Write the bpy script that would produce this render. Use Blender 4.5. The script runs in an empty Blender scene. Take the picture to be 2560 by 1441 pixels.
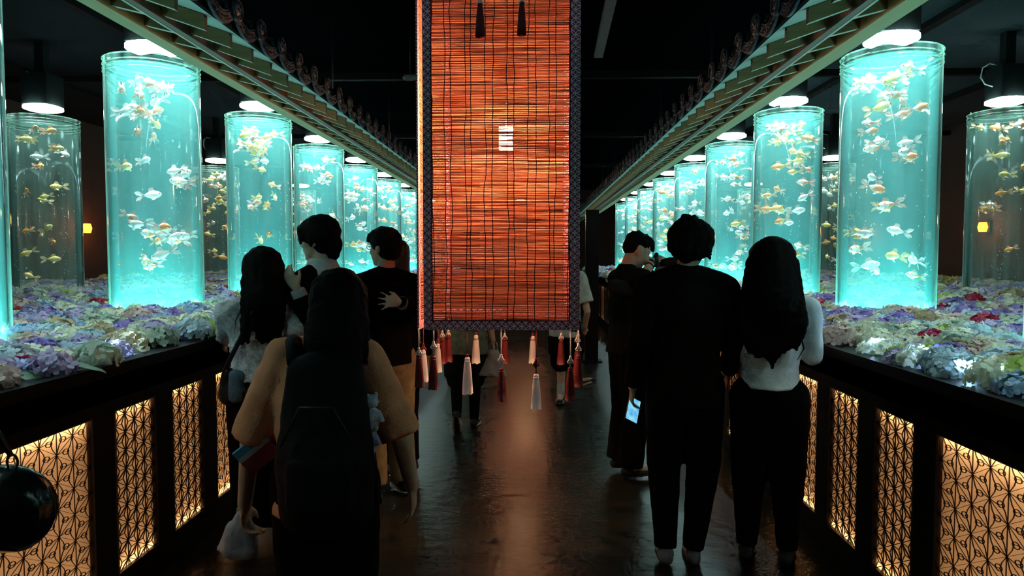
import bpy, bmesh, math, random
import numpy as np
from mathutils import Vector, Matrix, Euler

# ------------------------------------------------------------------ camera, world, exposure
sc = bpy.context.scene
COL = sc.collection
F = 24 / 36 * 2560
CAM = Vector((0.145, 0.0, 1.55))
cam_d = bpy.data.cameras.new('camera'); cam_o = bpy.data.objects.new('camera', cam_d); COL.objects.link(cam_o)
cam_d.sensor_width = 36; cam_d.lens = 24; cam_d.clip_start = 0.05
cam_o.location = CAM
cam_o.rotation_euler = (math.radians(90 - 2.683), 0, math.radians(1.845))
sc.camera = cam_o
CAM_R = Euler(cam_o.rotation_euler).to_matrix()
world = bpy.data.worlds.new('world'); sc.world = world; world.use_nodes = True
world.node_tree.nodes['Background'].inputs[0].default_value = (0.05, 0.12, 0.13, 1)
world.node_tree.nodes['Background'].inputs[1].default_value = 0.02
sc.view_settings.view_transform = 'Standard'; sc.view_settings.look = 'None'
sc.view_settings.gamma = 1; sc.view_settings.use_curve_mapping = False
sc.view_settings.exposure = 0.0
cy = sc.cycles
cy.transparent_max_bounces = 32; cy.volume_bounces = 0; cy.max_bounces = 4
cy.diffuse_bounces = 2; cy.glossy_bounces = 3; cy.transmission_bounces = 3
cy.caustics_reflective = False; cy.caustics_refractive = False
cy.use_adaptive_sampling = True; cy.adaptive_threshold = .045; cy.adaptive_min_samples = 12
cy.use_denoising = True; cy.sample_clamp_indirect = 4.0

TANK_TOP_W, TANK_BOT_W, TANK_WIDE_W, TANK_FLOOD_W, LAMP_EM, ADDED_FILL_EM = 9.5, 4.5, 14.0, 7.0, 26.0, 75.0
LED_EM, LED_SHEET_EM, LANTERN_EM, SCONCE_EM, FAIRY_EM = 34.0, 0.62, 780.0, 4.5, 200.0

def P(px, py, d):
    """point seen at pixel (px, py) at depth y = d"""
    v = CAM_R @ Vector(((px - 1280) / F, -(py - 720.5) / F, -1))
    return CAM + v * (d / v.y)

# ------------------------------------------------------------------ helpers
def tag(o, label=None, cat=None, group=None, kind=None):
    if label: o['label'] = label
    if cat: o['category'] = cat
    if group: o['group'] = group
    if kind: o['kind'] = kind
    return o
def empty(name, loc=(0, 0, 0), rz=0.0, label=None, cat=None, group=None, kind=None):
    o = bpy.data.objects.new(name, None); COL.objects.link(o); o.empty_display_size = .1
    o.location = loc; o.rotation_euler = (0, 0, rz)
    return tag(o, label, cat, group, kind)
def link(name, me, parent=None, loc=None, rot=None, scale=None, mat=None):
    o = bpy.data.objects.new(name, me); COL.objects.link(o)
    if parent is not None: o.parent = parent
    if loc is not None: o.location = loc
    if rot is not None: o.rotation_euler = rot
    if scale is not None: o.scale = scale
    if mat is not None:
        o.material_slots[0].link = 'OBJECT'; o.material_slots[0].material = mat
    return o

class MB:
    """collects shapes for ONE mesh object"""
    def __init__(s): s.v = []; s.f = []; s.m = []; s.sm = []
    def add(s, verts, faces, mi=0, smooth=False):
        n = len(s.v); s.v.extend(tuple(p) for p in verts)
        for f in faces: s.f.append(tuple(i + n for i in f)); s.m.append(mi); s.sm.append(smooth)
        return s
    def box(s, a, b, mi=0):
        x0, y0, z0 = a; x1, y1, z1 = b
        if x0 > x1: x0, x1 = x1, x0
        if y0 > y1: y0, y1 = y1, y0
        if z0 > z1: z0, z1 = z1, z0
        v = [(x0,y0,z0),(x1,y0,z0),(x1,y1,z0),(x0,y1,z0),(x0,y0,z1),(x1,y0,z1),(x1,y1,z1),(x0,y1,z1)]
        return s.add(v, [(0,3,2,1),(4,5,6,7),(0,1,5,4),(1,2,6,5),(2,3,7,6),(3,0,4,7)], mi)
    def bar(s, a, b, w, h, up=(0, 0, 1), mi=0):
        a = Vector(a); b = Vector(b); d = (b - a).normalized(); up = Vector(up)
        side = d.cross(up)
        if side.length < 1e-6: side = d.cross(Vector((1, 0, 0)))
        side.normalize(); u = side.cross(d).normalized()
        v = []
        for p in (a, b):
            for sx, sy in ((-1,-1),(1,-1),(1,1),(-1,1)): v.append(p + side*(sx*w/2) + u*(sy*h/2))
        return s.add(v, [(0,1,2,3),(7,6,5,4),(0,4,5,1),(1,5,6,2),(2,6,7,3),(3,7,4,0)], mi)
    def tube(s, pts, r, n=6, mi=0, closed=False):
        pts = [Vector(p) for p in pts]; k = len(pts)
        rs = r if hasattr(r, '__len__') else [r] * k
        ref = Vector((0.13, 0.31, 0.94)); v = []; f = []
        for i, p in enumerate(pts):
            t = (pts[(i+1) % k] - pts[i-1]) if closed else (pts[min(i+1, k-1)] - pts[max(i-1, 0)])
            t.normalize(); a = t.cross(ref)
            if a.length < 1e-4: a = t.cross(Vector((1, 0, 0)))
            a.normalize(); b = t.cross(a)
            for j in range(n):
                an = 2*math.pi*j/n; v.append(p + (a*math.cos(an) + b*math.sin(an)) * rs[i])
        for i in range(k if closed else k - 1):
            for j in range(n):
                i2 = (i+1) % k; f.append((i*n+j, i*n+(j+1) % n, i2*n+(j+1) % n, i2*n+j))
        if not closed: f.append(tuple(range(n-1, -1, -1))); f.append(tuple((k-1)*n+j for j in range(n)))
        return s.add(v, f, mi, True)
    def lathe(s, prof, n=24, o=(0, 0, 0), mi=0, cap=True, smooth=True):
        v = []; f = []; k = len(prof); ox, oy, oz = o
        for r, z in prof:
            for j in range(n):
                a = 2*math.pi*j/n; v.append((ox + r*math.cos(a), oy + r*math.sin(a), oz + z))
        for i in range(k-1):
            for j in range(n): f.append((i*n+j, i*n+(j+1) % n, (i+1)*n+(j+1) % n, (i+1)*n+j))
        if cap: f.append(tuple(range(n-1, -1, -1))); f.append(tuple((k-1)*n+j for j in range(n)))
        return s.add(v, f, mi, smooth)
    def ball(s, c, r, n=10, k=6, mi=0):
        rr = r if hasattr(r, '__len__') else (r, r, r); v = []; f = []
        for i in range(k+1):
            t = math.pi*i/k
            for j in range(n):
                a = 2*math.pi*j/n
                v.append((c[0]+rr[0]*math.sin(t)*math.cos(a), c[1]+rr[1]*math.sin(t)*math.sin(a), c[2]-rr[2]*math.cos(t)))
        for i in range(k):
            for j in range(n): f.append((i*n+j, i*n+(j+1) % n, (i+1)*n+(j+1) % n, (i+1)*n+j))
        return s.add(v, f, mi, True)
    def mesh(s, name, mats):
        me = bpy.data.meshes.new(name); me.from_pydata(s.v, [], s.f)
        for m in (mats if isinstance(mats, (list, tuple)) else [mats]): me.materials.append(m)
        me.polygons.foreach_set('material_index', s.m); me.polygons.foreach_set('use_smooth', s.sm); me.update()
        return me
    def build(s, name, mats, parent=None, loc=None, rot=None):
        return link(name, s.mesh(name, mats), parent, loc, rot)

# ------------------------------------------------------------------ materials
def new_mat(name):
    m = bpy.data.materials.new(name); m.use_nodes = True
    return m, m.node_tree, m.node_tree.nodes, m.node_tree.links
def mat(name, c0, c1=None, scale=20, rough=.6, metal=0, bump=0, bscale=None, stretch=(1, 1, 1), spec=.5, emit=0, ecol=None, transl=0, sheen=0):
    """principled with noise-driven colour between c0 and c1"""
    m, nt, N, L = new_mat(name); b = N['Principled BSDF']
    c1 = c1 or tuple(x * .75 for x in c0)
    tc = N.new('ShaderNodeTexCoord'); mp = N.new('ShaderNodeMapping'); mp.inputs['Scale'].default_value = stretch
    L.new(tc.outputs['Object'], mp.inputs[0])
    nz = N.new('ShaderNodeTexNoise'); nz.inputs['Scale'].default_value = scale; nz.inputs['Detail'].default_value = 3
    L.new(mp.outputs[0], nz.inputs['Vector'])
    cr = N.new('ShaderNodeValToRGB'); cr.color_ramp.elements[0].position = .35; cr.color_ramp.elements[1].position = .65
    cr.color_ramp.elements[0].color = (*c0, 1); cr.color_ramp.elements[1].color = (*c1, 1)
    L.new(nz.outputs['Fac'], cr.inputs[0]); L.new(cr.outputs[0], b.inputs['Base Color'])
    b.inputs['Roughness'].default_value = rough; b.inputs['Metallic'].default_value = metal
    b.inputs['Specular IOR Level'].default_value = spec
    if sheen: b.inputs['Sheen Weight'].default_value = sheen
    if bump:
        n2 = N.new('ShaderNodeTexNoise'); n2.inputs['Scale'].default_value = bscale or scale * 2; n2.inputs['Detail'].default_value = 2
        L.new(mp.outputs[0], n2.inputs['Vector'])
        bp = N.new('ShaderNodeBump'); bp.inputs['Strength'].default_value = bump; bp.inputs['Distance'].default_value = .01
        L.new(n2.outputs['Fac'], bp.inputs['Height']); L.new(bp.outputs[0], b.inputs['Normal'])
    if emit:
        b.inputs['Emission Color'].default_value = (*(ecol or c0), 1); b.inputs['Emission Strength'].default_value = emit
    if transl:
        t = N.new('ShaderNodeBsdfTranslucent'); L.new(cr.outputs[0], t.inputs['Color'])
        mx = N.new('ShaderNodeMixShader'); mx.inputs[0].default_value = transl
        L.new(b.outputs[0], mx.inputs[1]); L.new(t.outputs[0], mx.inputs[2]); L.new(mx.outputs[0], N['Material Output'].inputs[0])
    return m
def clear_mat(name, scol, dens, gloss=True, ior=1.3):
    """clear body: surface lets light through, the body scatters it"""
    m, nt, N, L = new_mat(name); N.clear()
    out = N.new('ShaderNodeOutputMaterial'); t = N.new('ShaderNodeBsdfTransparent')
    if gloss:
        g = N.new('ShaderNodeBsdfGlossy'); g.inputs['Roughness'].default_value = .06
        fr = N.new('ShaderNodeFresnel'); fr.inputs[0].default_value = ior
        mx = N.new('ShaderNodeMixShader'); L.new(fr.outputs[0], mx.inputs[0]); L.new(t.outputs[0], mx.inputs[1]); L.new(g.outputs[0], mx.inputs[2])
        L.new(mx.outputs[0], out.inputs[0])
    else: L.new(t.outputs[0], out.inputs[0])
    if dens:
        s = N.new('ShaderNodeVolumeScatter'); s.inputs['Color'].default_value = (*scol, 1); s.inputs['Density'].default_value = dens
        L.new(s.outputs[0], out.inputs[1])
    return m
def glow(name, col, strength):
    m, nt, N, L = new_mat(name); N.clear()
    out = N.new('ShaderNodeOutputMaterial'); e = N.new('ShaderNodeEmission')
    e.inputs[0].default_value = (*col, 1); e.inputs[1].default_value = strength; L.new(e.outputs[0], out.inputs[0])
    return m

M = {}
M['black'] = mat('black_lacquer', (.0025, .0023, .0023), (.0035, .003, .003), 8, .45, spec=.12)
M['black_matte'] = mat('black_paint', (.003, .003, .003), (.004, .004, .004), 5, .85, spec=.1)
M['floor'] = mat('dark_vinyl_floor', (.010, .008, .006), (.006, .006, .005), 3, .28, bump=.3, bscale=9, stretch=(1, 1.6, 1), spec=.6)
M['ceiling'] = mat('dark_ceiling', (.002, .0025, .003), (.0012, .0015, .002), 1.2, 1, spec=0)
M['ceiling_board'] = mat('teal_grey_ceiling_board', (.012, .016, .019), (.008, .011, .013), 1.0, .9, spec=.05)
M['ceiling_board_lit'] = mat('tank_lit_ceiling_board', (.040, .055, .062), (.028, .040, .046), .8, .9, spec=.05)  # paler copy for the right board: tank glow put into its colour
M['wall'] = mat('dark_reed_wall', (.05, .018, .008), (.028, .010, .005), 40, .8, bump=.4, stretch=(1, 6, .4))
M['wood_rafter'] = mat('olive_wood', (.34, .20, .080), (.25, .145, .06), 9, .6, stretch=(.3, 6, 6))
M['wood_end'] = mat('dark_brown_wood', (.06, .032, .02), (.04, .02, .014), 20, .6)
M['soffit'] = mat('pale_soffit_board', (.78, .80, .74), (.70, .73, .68), 6, .7)
M['mold'] = mat('pale_olive_moulding', (.58, .46, .24), (.48, .38, .19), 4, .6, stretch=(1, .2, 1))
M['batten'] = mat('red_brown_batten', (.17, .065, .03), (.10, .04, .02), 12, .5, stretch=(1, .2, 1))
M['batten_white_rafter_lit'] = mat('white_batten_lit_rafter', (.7, .68, .6), (.6, .58, .5), 10, .5)  # batten's own white; on rafter undersides it stands for light from below
M['tile'] = mat('smoked_roof_tile', (.050, .070, .105), (.032, .045, .070), 30, .4, bump=.3)
M['tile_dark'] = mat('tile_ornament', (.035, .038, .045), (.025, .027, .03), 60, .45)
M['panel_back'] = mat('warm_paper_screen', (.84, .60, .38), (.80, .56, .35), 3, .95, transl=.75, spec=.05)
M['lattice'] = mat('black_kumiko_strip', (.012, .008, .006), (.02, .012, .008), 40, .5)
M['lattice_brown'] = mat('brown_kumiko_strip', (.05, .022, .010), (.035, .016, .008), 40, .5)
M['led'] = glow('warm_led_strip', (1, .68, .38), LED_EM)
M['led_sheet'] = glow('warm_led_sheet', (1, .64, .37), LED_SHEET_EM)
M['added_fill'] = glow('cool_added_fill', (.62, .95, 1), ADDED_FILL_EM)
M['lamp_white'] = glow('cool_lamp_diffuser', (.72, 1, .98), LAMP_EM)
M['sconce'] = glow('amber_lamp', (1, .30, .03), SCONCE_EM)
M['lantern_lamp'] = glow('warm_lantern_lamp', (1, .57, .27), LANTERN_EM)
M['fairy'] = glow('blue_white_led', (.35, .65, 1), FAIRY_EM)
M['water'] = clear_mat('teal_water', (.16, .90, .90), .62, False)
M['water_dim'] = clear_mat('clear_water', (.35, .85, .75), .12, False)
def acrylic_mat(name, col, thin, thick):
    """acrylic wall: clear face on, hazier where the ray runs longer through the wall"""
    m, nt, N, L = new_mat(name); N.clear()
    out = N.new('ShaderNodeOutputMaterial'); t = N.new('ShaderNodeBsdfTransparent'); h = N.new('ShaderNodeBsdfTranslucent'); h.inputs[0].default_value = (*col, 1)
    df = N.new('ShaderNodeBsdfDiffuse'); df.inputs[0].default_value = (*col, 1); ad = N.new('ShaderNodeMixShader'); ad.inputs[0].default_value = .4
    L.new(h.outputs[0], ad.inputs[1]); L.new(df.outputs[0], ad.inputs[2])
    lw = N.new('ShaderNodeFresnel'); lw.inputs[0].default_value = 1.2
    mr = N.new('ShaderNodeMapRange'); mr.inputs[1].default_value = 0; mr.inputs[2].default_value = .5; mr.inputs[3].default_value = thin; mr.inputs[4].default_value = thick
    L.new(lw.outputs[0], mr.inputs[0])
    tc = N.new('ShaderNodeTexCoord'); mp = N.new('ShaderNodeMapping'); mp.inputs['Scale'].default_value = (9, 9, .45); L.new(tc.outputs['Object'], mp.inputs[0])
    nz = N.new('ShaderNodeTexNoise'); nz.inputs['Scale'].default_value = 1.6; nz.inputs['Detail'].default_value = 3; L.new(mp.outputs[0], nz.inputs['Vector'])   # vertical haze streaks painted in place of light refracted by the water
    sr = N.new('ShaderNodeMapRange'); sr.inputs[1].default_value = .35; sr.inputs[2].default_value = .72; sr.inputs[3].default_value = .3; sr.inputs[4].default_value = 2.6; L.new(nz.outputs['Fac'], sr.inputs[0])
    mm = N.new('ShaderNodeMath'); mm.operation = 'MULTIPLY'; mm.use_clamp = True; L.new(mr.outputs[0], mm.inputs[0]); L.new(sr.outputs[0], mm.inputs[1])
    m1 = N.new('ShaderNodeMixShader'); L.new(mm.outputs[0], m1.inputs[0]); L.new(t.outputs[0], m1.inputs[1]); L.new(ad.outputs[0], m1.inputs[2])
    g = N.new('ShaderNodeBsdfGlossy'); g.inputs['Roughness'].default_value = .06
    fr = N.new('ShaderNodeFresnel'); fr.inputs[0].default_value = 1.3
    m2 = N.new('ShaderNodeMixShader'); L.new(fr.outputs[0], m2.inputs[0]); L.new(m1.outputs[0], m2.inputs[1]); L.new(g.outputs[0], m2.inputs[2]); L.new(m2.outputs[0], out.inputs[0])
    return m
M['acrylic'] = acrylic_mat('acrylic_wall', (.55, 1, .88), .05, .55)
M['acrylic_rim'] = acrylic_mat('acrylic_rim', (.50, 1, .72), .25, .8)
M['metal_dark'] = mat('dark_metal', (.05, .05, .055), (.035, .035, .04), 30, .4, metal=.6)

# ------------------------------------------------------------------ room shell
RX = 7.7; Y0 = -3.2; Y1 = 25.0; CZ = 3.95
def slab(name, a, b, m):
    return tag(MB().box(a, b).build(name, m), kind='structure')
slab('floor', (-RX, Y0, -.1), (RX, Y1, 0), M['floor'])
slab('ceiling', (-RX, Y0, CZ), (RX, Y1, CZ + .1), M['ceiling'])
slab('wall_left', (-RX - .1, Y0, 0), (-RX, Y1, CZ), M['wall'])
slab('wall_right', (RX, Y0, 0), (RX + .1, Y1, CZ), M['wall'])
slab('wall_back', (-RX, Y1, 0), (RX, Y1 + .1, CZ), M['wall'])
slab('wall_front', (-RX, Y0 - .1, 0), (RX, Y0, CZ), M['wall'])
# ceiling grid rails and services
for i, x in enumerate((-6.2, -4.1, 4.1, 6.2)):
    tag(MB().box((x - .05, Y0, CZ - .12), (x + .05, Y1, CZ)).build('trim_%d' % (i + 1), M['black_matte']), kind='structure')
for i, y in enumerate((4.4, 8.6, 12.8, 17.0)):
    tag(MB().box((-RX, y - .04, CZ - .2), (RX, y + .04, CZ - .12)).build('trim_%d' % (i + 5), M['black_matte']), kind='structure')
sides = {-1: 'left', 1: 'right'}
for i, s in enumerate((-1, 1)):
    tag(MB().box((s*2.9, Y0, CZ - .06), (s*RX, Y1, CZ - .001)).build('trim_%d' % (9 + i), M['ceiling_board'] if s < 0 else M['ceiling_board_lit']), kind='structure')

# grey track bar and capsule lamp on the dark ceiling
a, b = P(1530, -14, 4.3), P(1496, 106, 5.6)
o = MB().bar((a.x, a.y, a.z), (b.x, b.y, a.z), .07, .03).box((a.x - .01, a.y + .1, a.z), (a.x + .01, a.y + .12, CZ)).build('ceiling_track', mat('grey_track', (.09, .08, .085), rough=.5))
tag(o, 'grey ceiling track bar hanging right of the red reed lantern', 'track')
p = P(1025, 194, 7.2)
e = empty('emergency_lamp', p, label='small pale capsule lamp on the dark ceiling beside the reed lantern', cat='lamp')
pts = [(-.075 + .15*t/6, 0, 0) for t in range(7)]
MB().tube(pts, [.012, .03, .033, .033, .033, .03, .012], 10).build('capsule', mat('grey_capsule', (.22, .26, .25), rough=.5), e)
MB().tube([(0, 0, .03), (0, 0, CZ - p.z)], .006, 5).build('stem', M['metal_dark'], e)

# ------------------------------------------------------------------ counters with back-lit lattice panels
CXN = 1.67            # counter front, distance from corridor centre
PZ0, PZ1 = .15, .88
def clip(p, q, w, h):
    x0, y0 = p; x1, y1 = q; t0, t1 = 0.0, 1.0; dx, dy = x1 - x0, y1 - y0
    for pp, qq in ((-dx, x0), (dx, w - x0), (-dy, y0), (dy, h - y0)):
        if abs(pp) < 1e-9:
            if qq < 0: return None
        else:
            r = qq / pp
            if pp < 0:
                if r > t1: return None
                t0 = max(t0, r)
            else:
                if r < t0: return None
                t1 = min(t1, r)
    if t1 - t0 < 1e-3: return None
    return (x0 + t0*dx, y0 + t0*dy), (x0 + t1*dx, y0 + t1*dy)
def lattice_mesh(w, h, a, loops):
    mb = MB(); ch = a * math.sqrt(3) / 2
    def seg(p, q, wd, dep, off=0, mi=0):
        c = clip(p, q, w, h)
        if c:
            (x0, y0), (x1, y1) = c
            mb.bar((off, x0, y0), (off, x1, y1), dep, wd, up=(0, -(y1 - y0), x1 - x0), mi=mi)
    nc = int(w / ch) + 3; nr = int(h / a) + 3
    for i in range(-1, nc):
        for j in range(-1, nr):
            x = i * ch + .3 * ch; y = j * a + (a / 2 if i % 2 else 0)
            hub = (x, y); n1 = (x, y + a); n2 = (x + ch, y + a/2); n3 = (x + ch, y - a/2)
            cA = (x + ch/3*1.0, y + a/2); cA = ((hub[0]+n1[0]+n2[0])/3, (hub[1]+n1[1]+n2[1])/3)
            cB = ((hub[0]+n2[0]+n3[0])/3, (hub[1]+n2[1]+n3[1])/3)
            if not loops:
                for q in (n1, n2, n3): seg(hub, q, .0024 if q is not n1 else .0014, .006)
                for c, tri in ((cA, (hub, n1, n2)), (cB, (hub, n2, n3))):
                    for q in tri: seg(c, q, .0018, .005, .002)
            else:
                seg(hub, n1, .0014, .004, .001, 1)
                for q in (n2, n3): seg(hub, q, .0010, .003, .001, 1)
                for c, tri, sg in ((cA, (hub, n1, n2), 1), (cB, (hub, n2, n3), -1)):
                    # two bent strips that cross and close in a teardrop loop
                    for q in tri:
                        d = Vector((c[0]-q[0], c[1]-q[1])); nv = Vector((-d.y, d.x)).normalized() * a * .045
                        mid = (q[0] + d.x*.62 + nv.x, q[1] + d.y*.62 + nv.y); md2 = (q[0] + d.x*.62 - nv.x, q[1] + d.y*.62 - nv.y)
                        seg(q, mid, .0012, .004, .002); seg(mid, c, .0015, .004, .002)
                    lx = a * .21; ly = a * .095
                    ring = [(c[0] + sg*lx*.35 + lx*math.cos(t)*(.75), c[1] + ly*math.sin(t)*1.05) for t in [2*math.pi*k/12 for k in range(13)]]
                    for q0, q1 in zip(ring, ring[1:]): seg(q0, q1, .0019, .004, .003)
    return mb.mesh('lattice', [M['lattice'], M['lattice_brown']])
ASA_W, LOOP_W, GAP = .325, .78, .143
PER = 2*ASA_W + LOOP_W + 3*GAP
lat_mesh = {False: lattice_mesh(ASA_W, PZ1 - PZ0, .082, False), True: lattice_mesh(LOOP_W, PZ1 - PZ0, .106, True)}
LO = .009
def panel_meshes(w):
    h = PZ1 - PZ0
    fr = MB()
    for a, b in (((0, 0, 0), (.125, .012, h)), ((0, w - .012, 0), (.125, w, h)), ((0, 0, 0), (.018, w, .006)), ((0, 0, h - .006), (.018, w, h))): fr.box(a, b)
    back = MB().add([(.020, 0, -.03), (.020, w, -.03), (.020, w, h + .03), (.020, 0, h + .03)], [(0, 1, 2, 3)]); sheet = MB().box((.118, .0, -.03), (.122, w, h + .03))
    led = MB().box((.032, .012, 0), (.046, w - .012, .008))
    return fr.mesh('panel_frame', M['wood_end']), back.mesh('paper_screen', M['panel_back']), led.mesh('led_strip', M['led']), sheet.mesh('led_sheet', M['led_sheet'])
pm = {False: panel_meshes(ASA_W), True: panel_meshes(LOOP_W)}
for s in (-1, 1):
    c = empty('display_counter', (s*CXN, 0, 0), label='black lacquered counter with glowing lattice panels along the %s side of the walkway' % sides[s], cat='counter')
    # local frame: +x goes into the counter
    c.scale = (s, 1, 1)
    MB().box((.0, -1.5, 0), (.016, 20.4, PZ0 - .0)).box((.02, -1.5, 0), (.135, 20.4, .08)).build('plinth', M['black'], c)
    MB().box((.0, -1.5, PZ1), (.016, 20.4, 1.055)).box((.0, -1.5, .93), (.135, 20.4, 1.055)).build('top_rail', M['black'], c)
    MB().box((-.03, -1.5, 1.055), (.138, 20.4, 1.09)).box((-.012, -1.5, 1.035), (.05, 20.4, 1.055)).build('ledge', M['black'], c)
    y = (2.868 if s < 0 else 2.752) - 3*GAP - LOOP_W - 2*ASA_W - LOOP_W - GAP
    seq = [True, False, False] * 10
    for loop in seq:
        w = LOOP_W if loop else ASA_W
        if y > 20: break
        MB().box((.0, y - GAP, PZ0), (.135, y, PZ1)).build('post', M['black'], c)
        pf = link('lattice_panel', pm[loop][0], c, (0.0, y, PZ0))
        link('paper_screen', pm[loop][1], pf); link('led_sheet', pm[loop][3], pf)
        lt = link('lattice', lat_mesh[loop], pf, (LO, 0, 0)); lt['kind'] = 'stuff'
        link('led_strip', pm[loop][2], pf, (0, 0, -.014)); link('led_strip', pm[loop][2], pf, (0, 0, PZ1 - PZ0 + .006))
        y += w + GAP
    pl = MB().box((.14, -1.5, .9), (6.0, 24.5, 1.02)).box((.14, -1.5, 0), (.16, 24.5, .9)).build('display_platform', M['black_matte'])
    pl.location = (s*CXN, 0, 0); pl.scale = (s, 1, 1)
    tag(pl, 'dark raised platform carrying the flowers and tanks on the %s' % sides[s], 'platform')
# ------------------------------------------------------------------ tiled eaves over both counters
R_PITCH, T_PITCH = .26, .28
def rafter_mesh(L, w, h, drop, name):
    mb = MB()     # local: starts at x=0 (wall side), tip at x=-L, falling by drop
    v = []
    for x, dz in ((0, 0), (-L, -drop)):
        v += [(x, -w/2, dz), (x, w/2, dz), (x, w/2, dz + h), (x, -w/2, dz + h)]
    mb.add(v, [(0,1,2,3)], 0); mb.add(v, [(4,7,6,5)], 1)
    mb.add(v, [(1,5,6,2),(2,6,7,3),(3,7,4,0)], 0); mb.add(v, [(0,4,5,1)], 2)  # last face, the underside: light from below put into its colour
    return mb.mesh(name, [M['wood_rafter'], M['wood_end'], M['batten_white_rafter_lit']])
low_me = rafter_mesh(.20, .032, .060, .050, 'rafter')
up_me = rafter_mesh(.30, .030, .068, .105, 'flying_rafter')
# round eave tile: barrel + face disc with rim and centre boss
mb = MB()
mb.tube([(-.012, 0, 0), (.30, 0, .05)], .040, 10)
mb.tube([(-.022, 0, 0), (-.004, 0, 0)], .052, 20)
cap_me = mb.mesh('round_end_tile', M['tile'])
mb = MB()
ring = [(-.024, .042*math.cos(2*math.pi*k/16), .042*math.sin(2*math.pi*k/16)) for k in range(16)]
mb.tube(ring, .004, 4, closed=True)
for k in range(8):
    a = 2*math.pi*k/8; mb.ball((-.024, .031*math.cos(a), .031*math.sin(a)), .0045, 6, 4)
mb.ball((-.024, 0, 0), .008, 8, 5)
orn_me = mb.mesh('ornament', M['tile_dark'])
# curved pan tile between two caps: hanging front lip
mb = MB(); n = 10; v = []
for xo in (0, .012):
    for k in range(n + 1):
        t = k / n; y = -.5*T_PITCH + T_PITCH*t; z = -.062*math.sin(math.pi*t)
        v += [(-.012 + xo, y, z + .012), (-.012 + xo, y, z - .05)]
f = []
for k in range(n):
    a = 2*k; b = 2*(n+1) + 2*k
    f += [(a, a+2, a+3, a+1), (b, b+1, b+3, b+2), (a+1, a+3, b+3, b+1), (a, b, b+2, a+2)]
mb.add(v, f, 0, False)
v = []
for xo, zo in ((0, 0), (.3, .05)):
    for k in range(n + 1):
        t = k / n; y = -.5*T_PITCH + T_PITCH*t; z = -.062*math.sin(math.pi*t)
        v.append((xo, y, z + .010 + zo))
mb.add(v, [(k, k+1, n+2+k, n+1+k) for k in range(n)], 0, True)
pan_me = mb.mesh('pan_tile', M['tile'])
mb = MB()
for dz, r in ((-.034, .003), (.0, .003)):
    mb.tube([(-.016, -.5*T_PITCH + .05 + (T_PITCH-.1)*k/8, -.062*math.sin(math.pi*(.05/T_PITCH + (1 - .1/T_PITCH)*k/8)) + dz) for k in range(9)], r, 4)
for k in range(1, 6):
    t = .2 + .6*k/6; mb.ball((-.014, -.5*T_PITCH + T_PITCH*t, -.062*math.sin(math.pi*t) - .018), (.004, .012, .006), 6, 4)
panorn_me = mb.mesh('ornament', M['tile_dark'])
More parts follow.
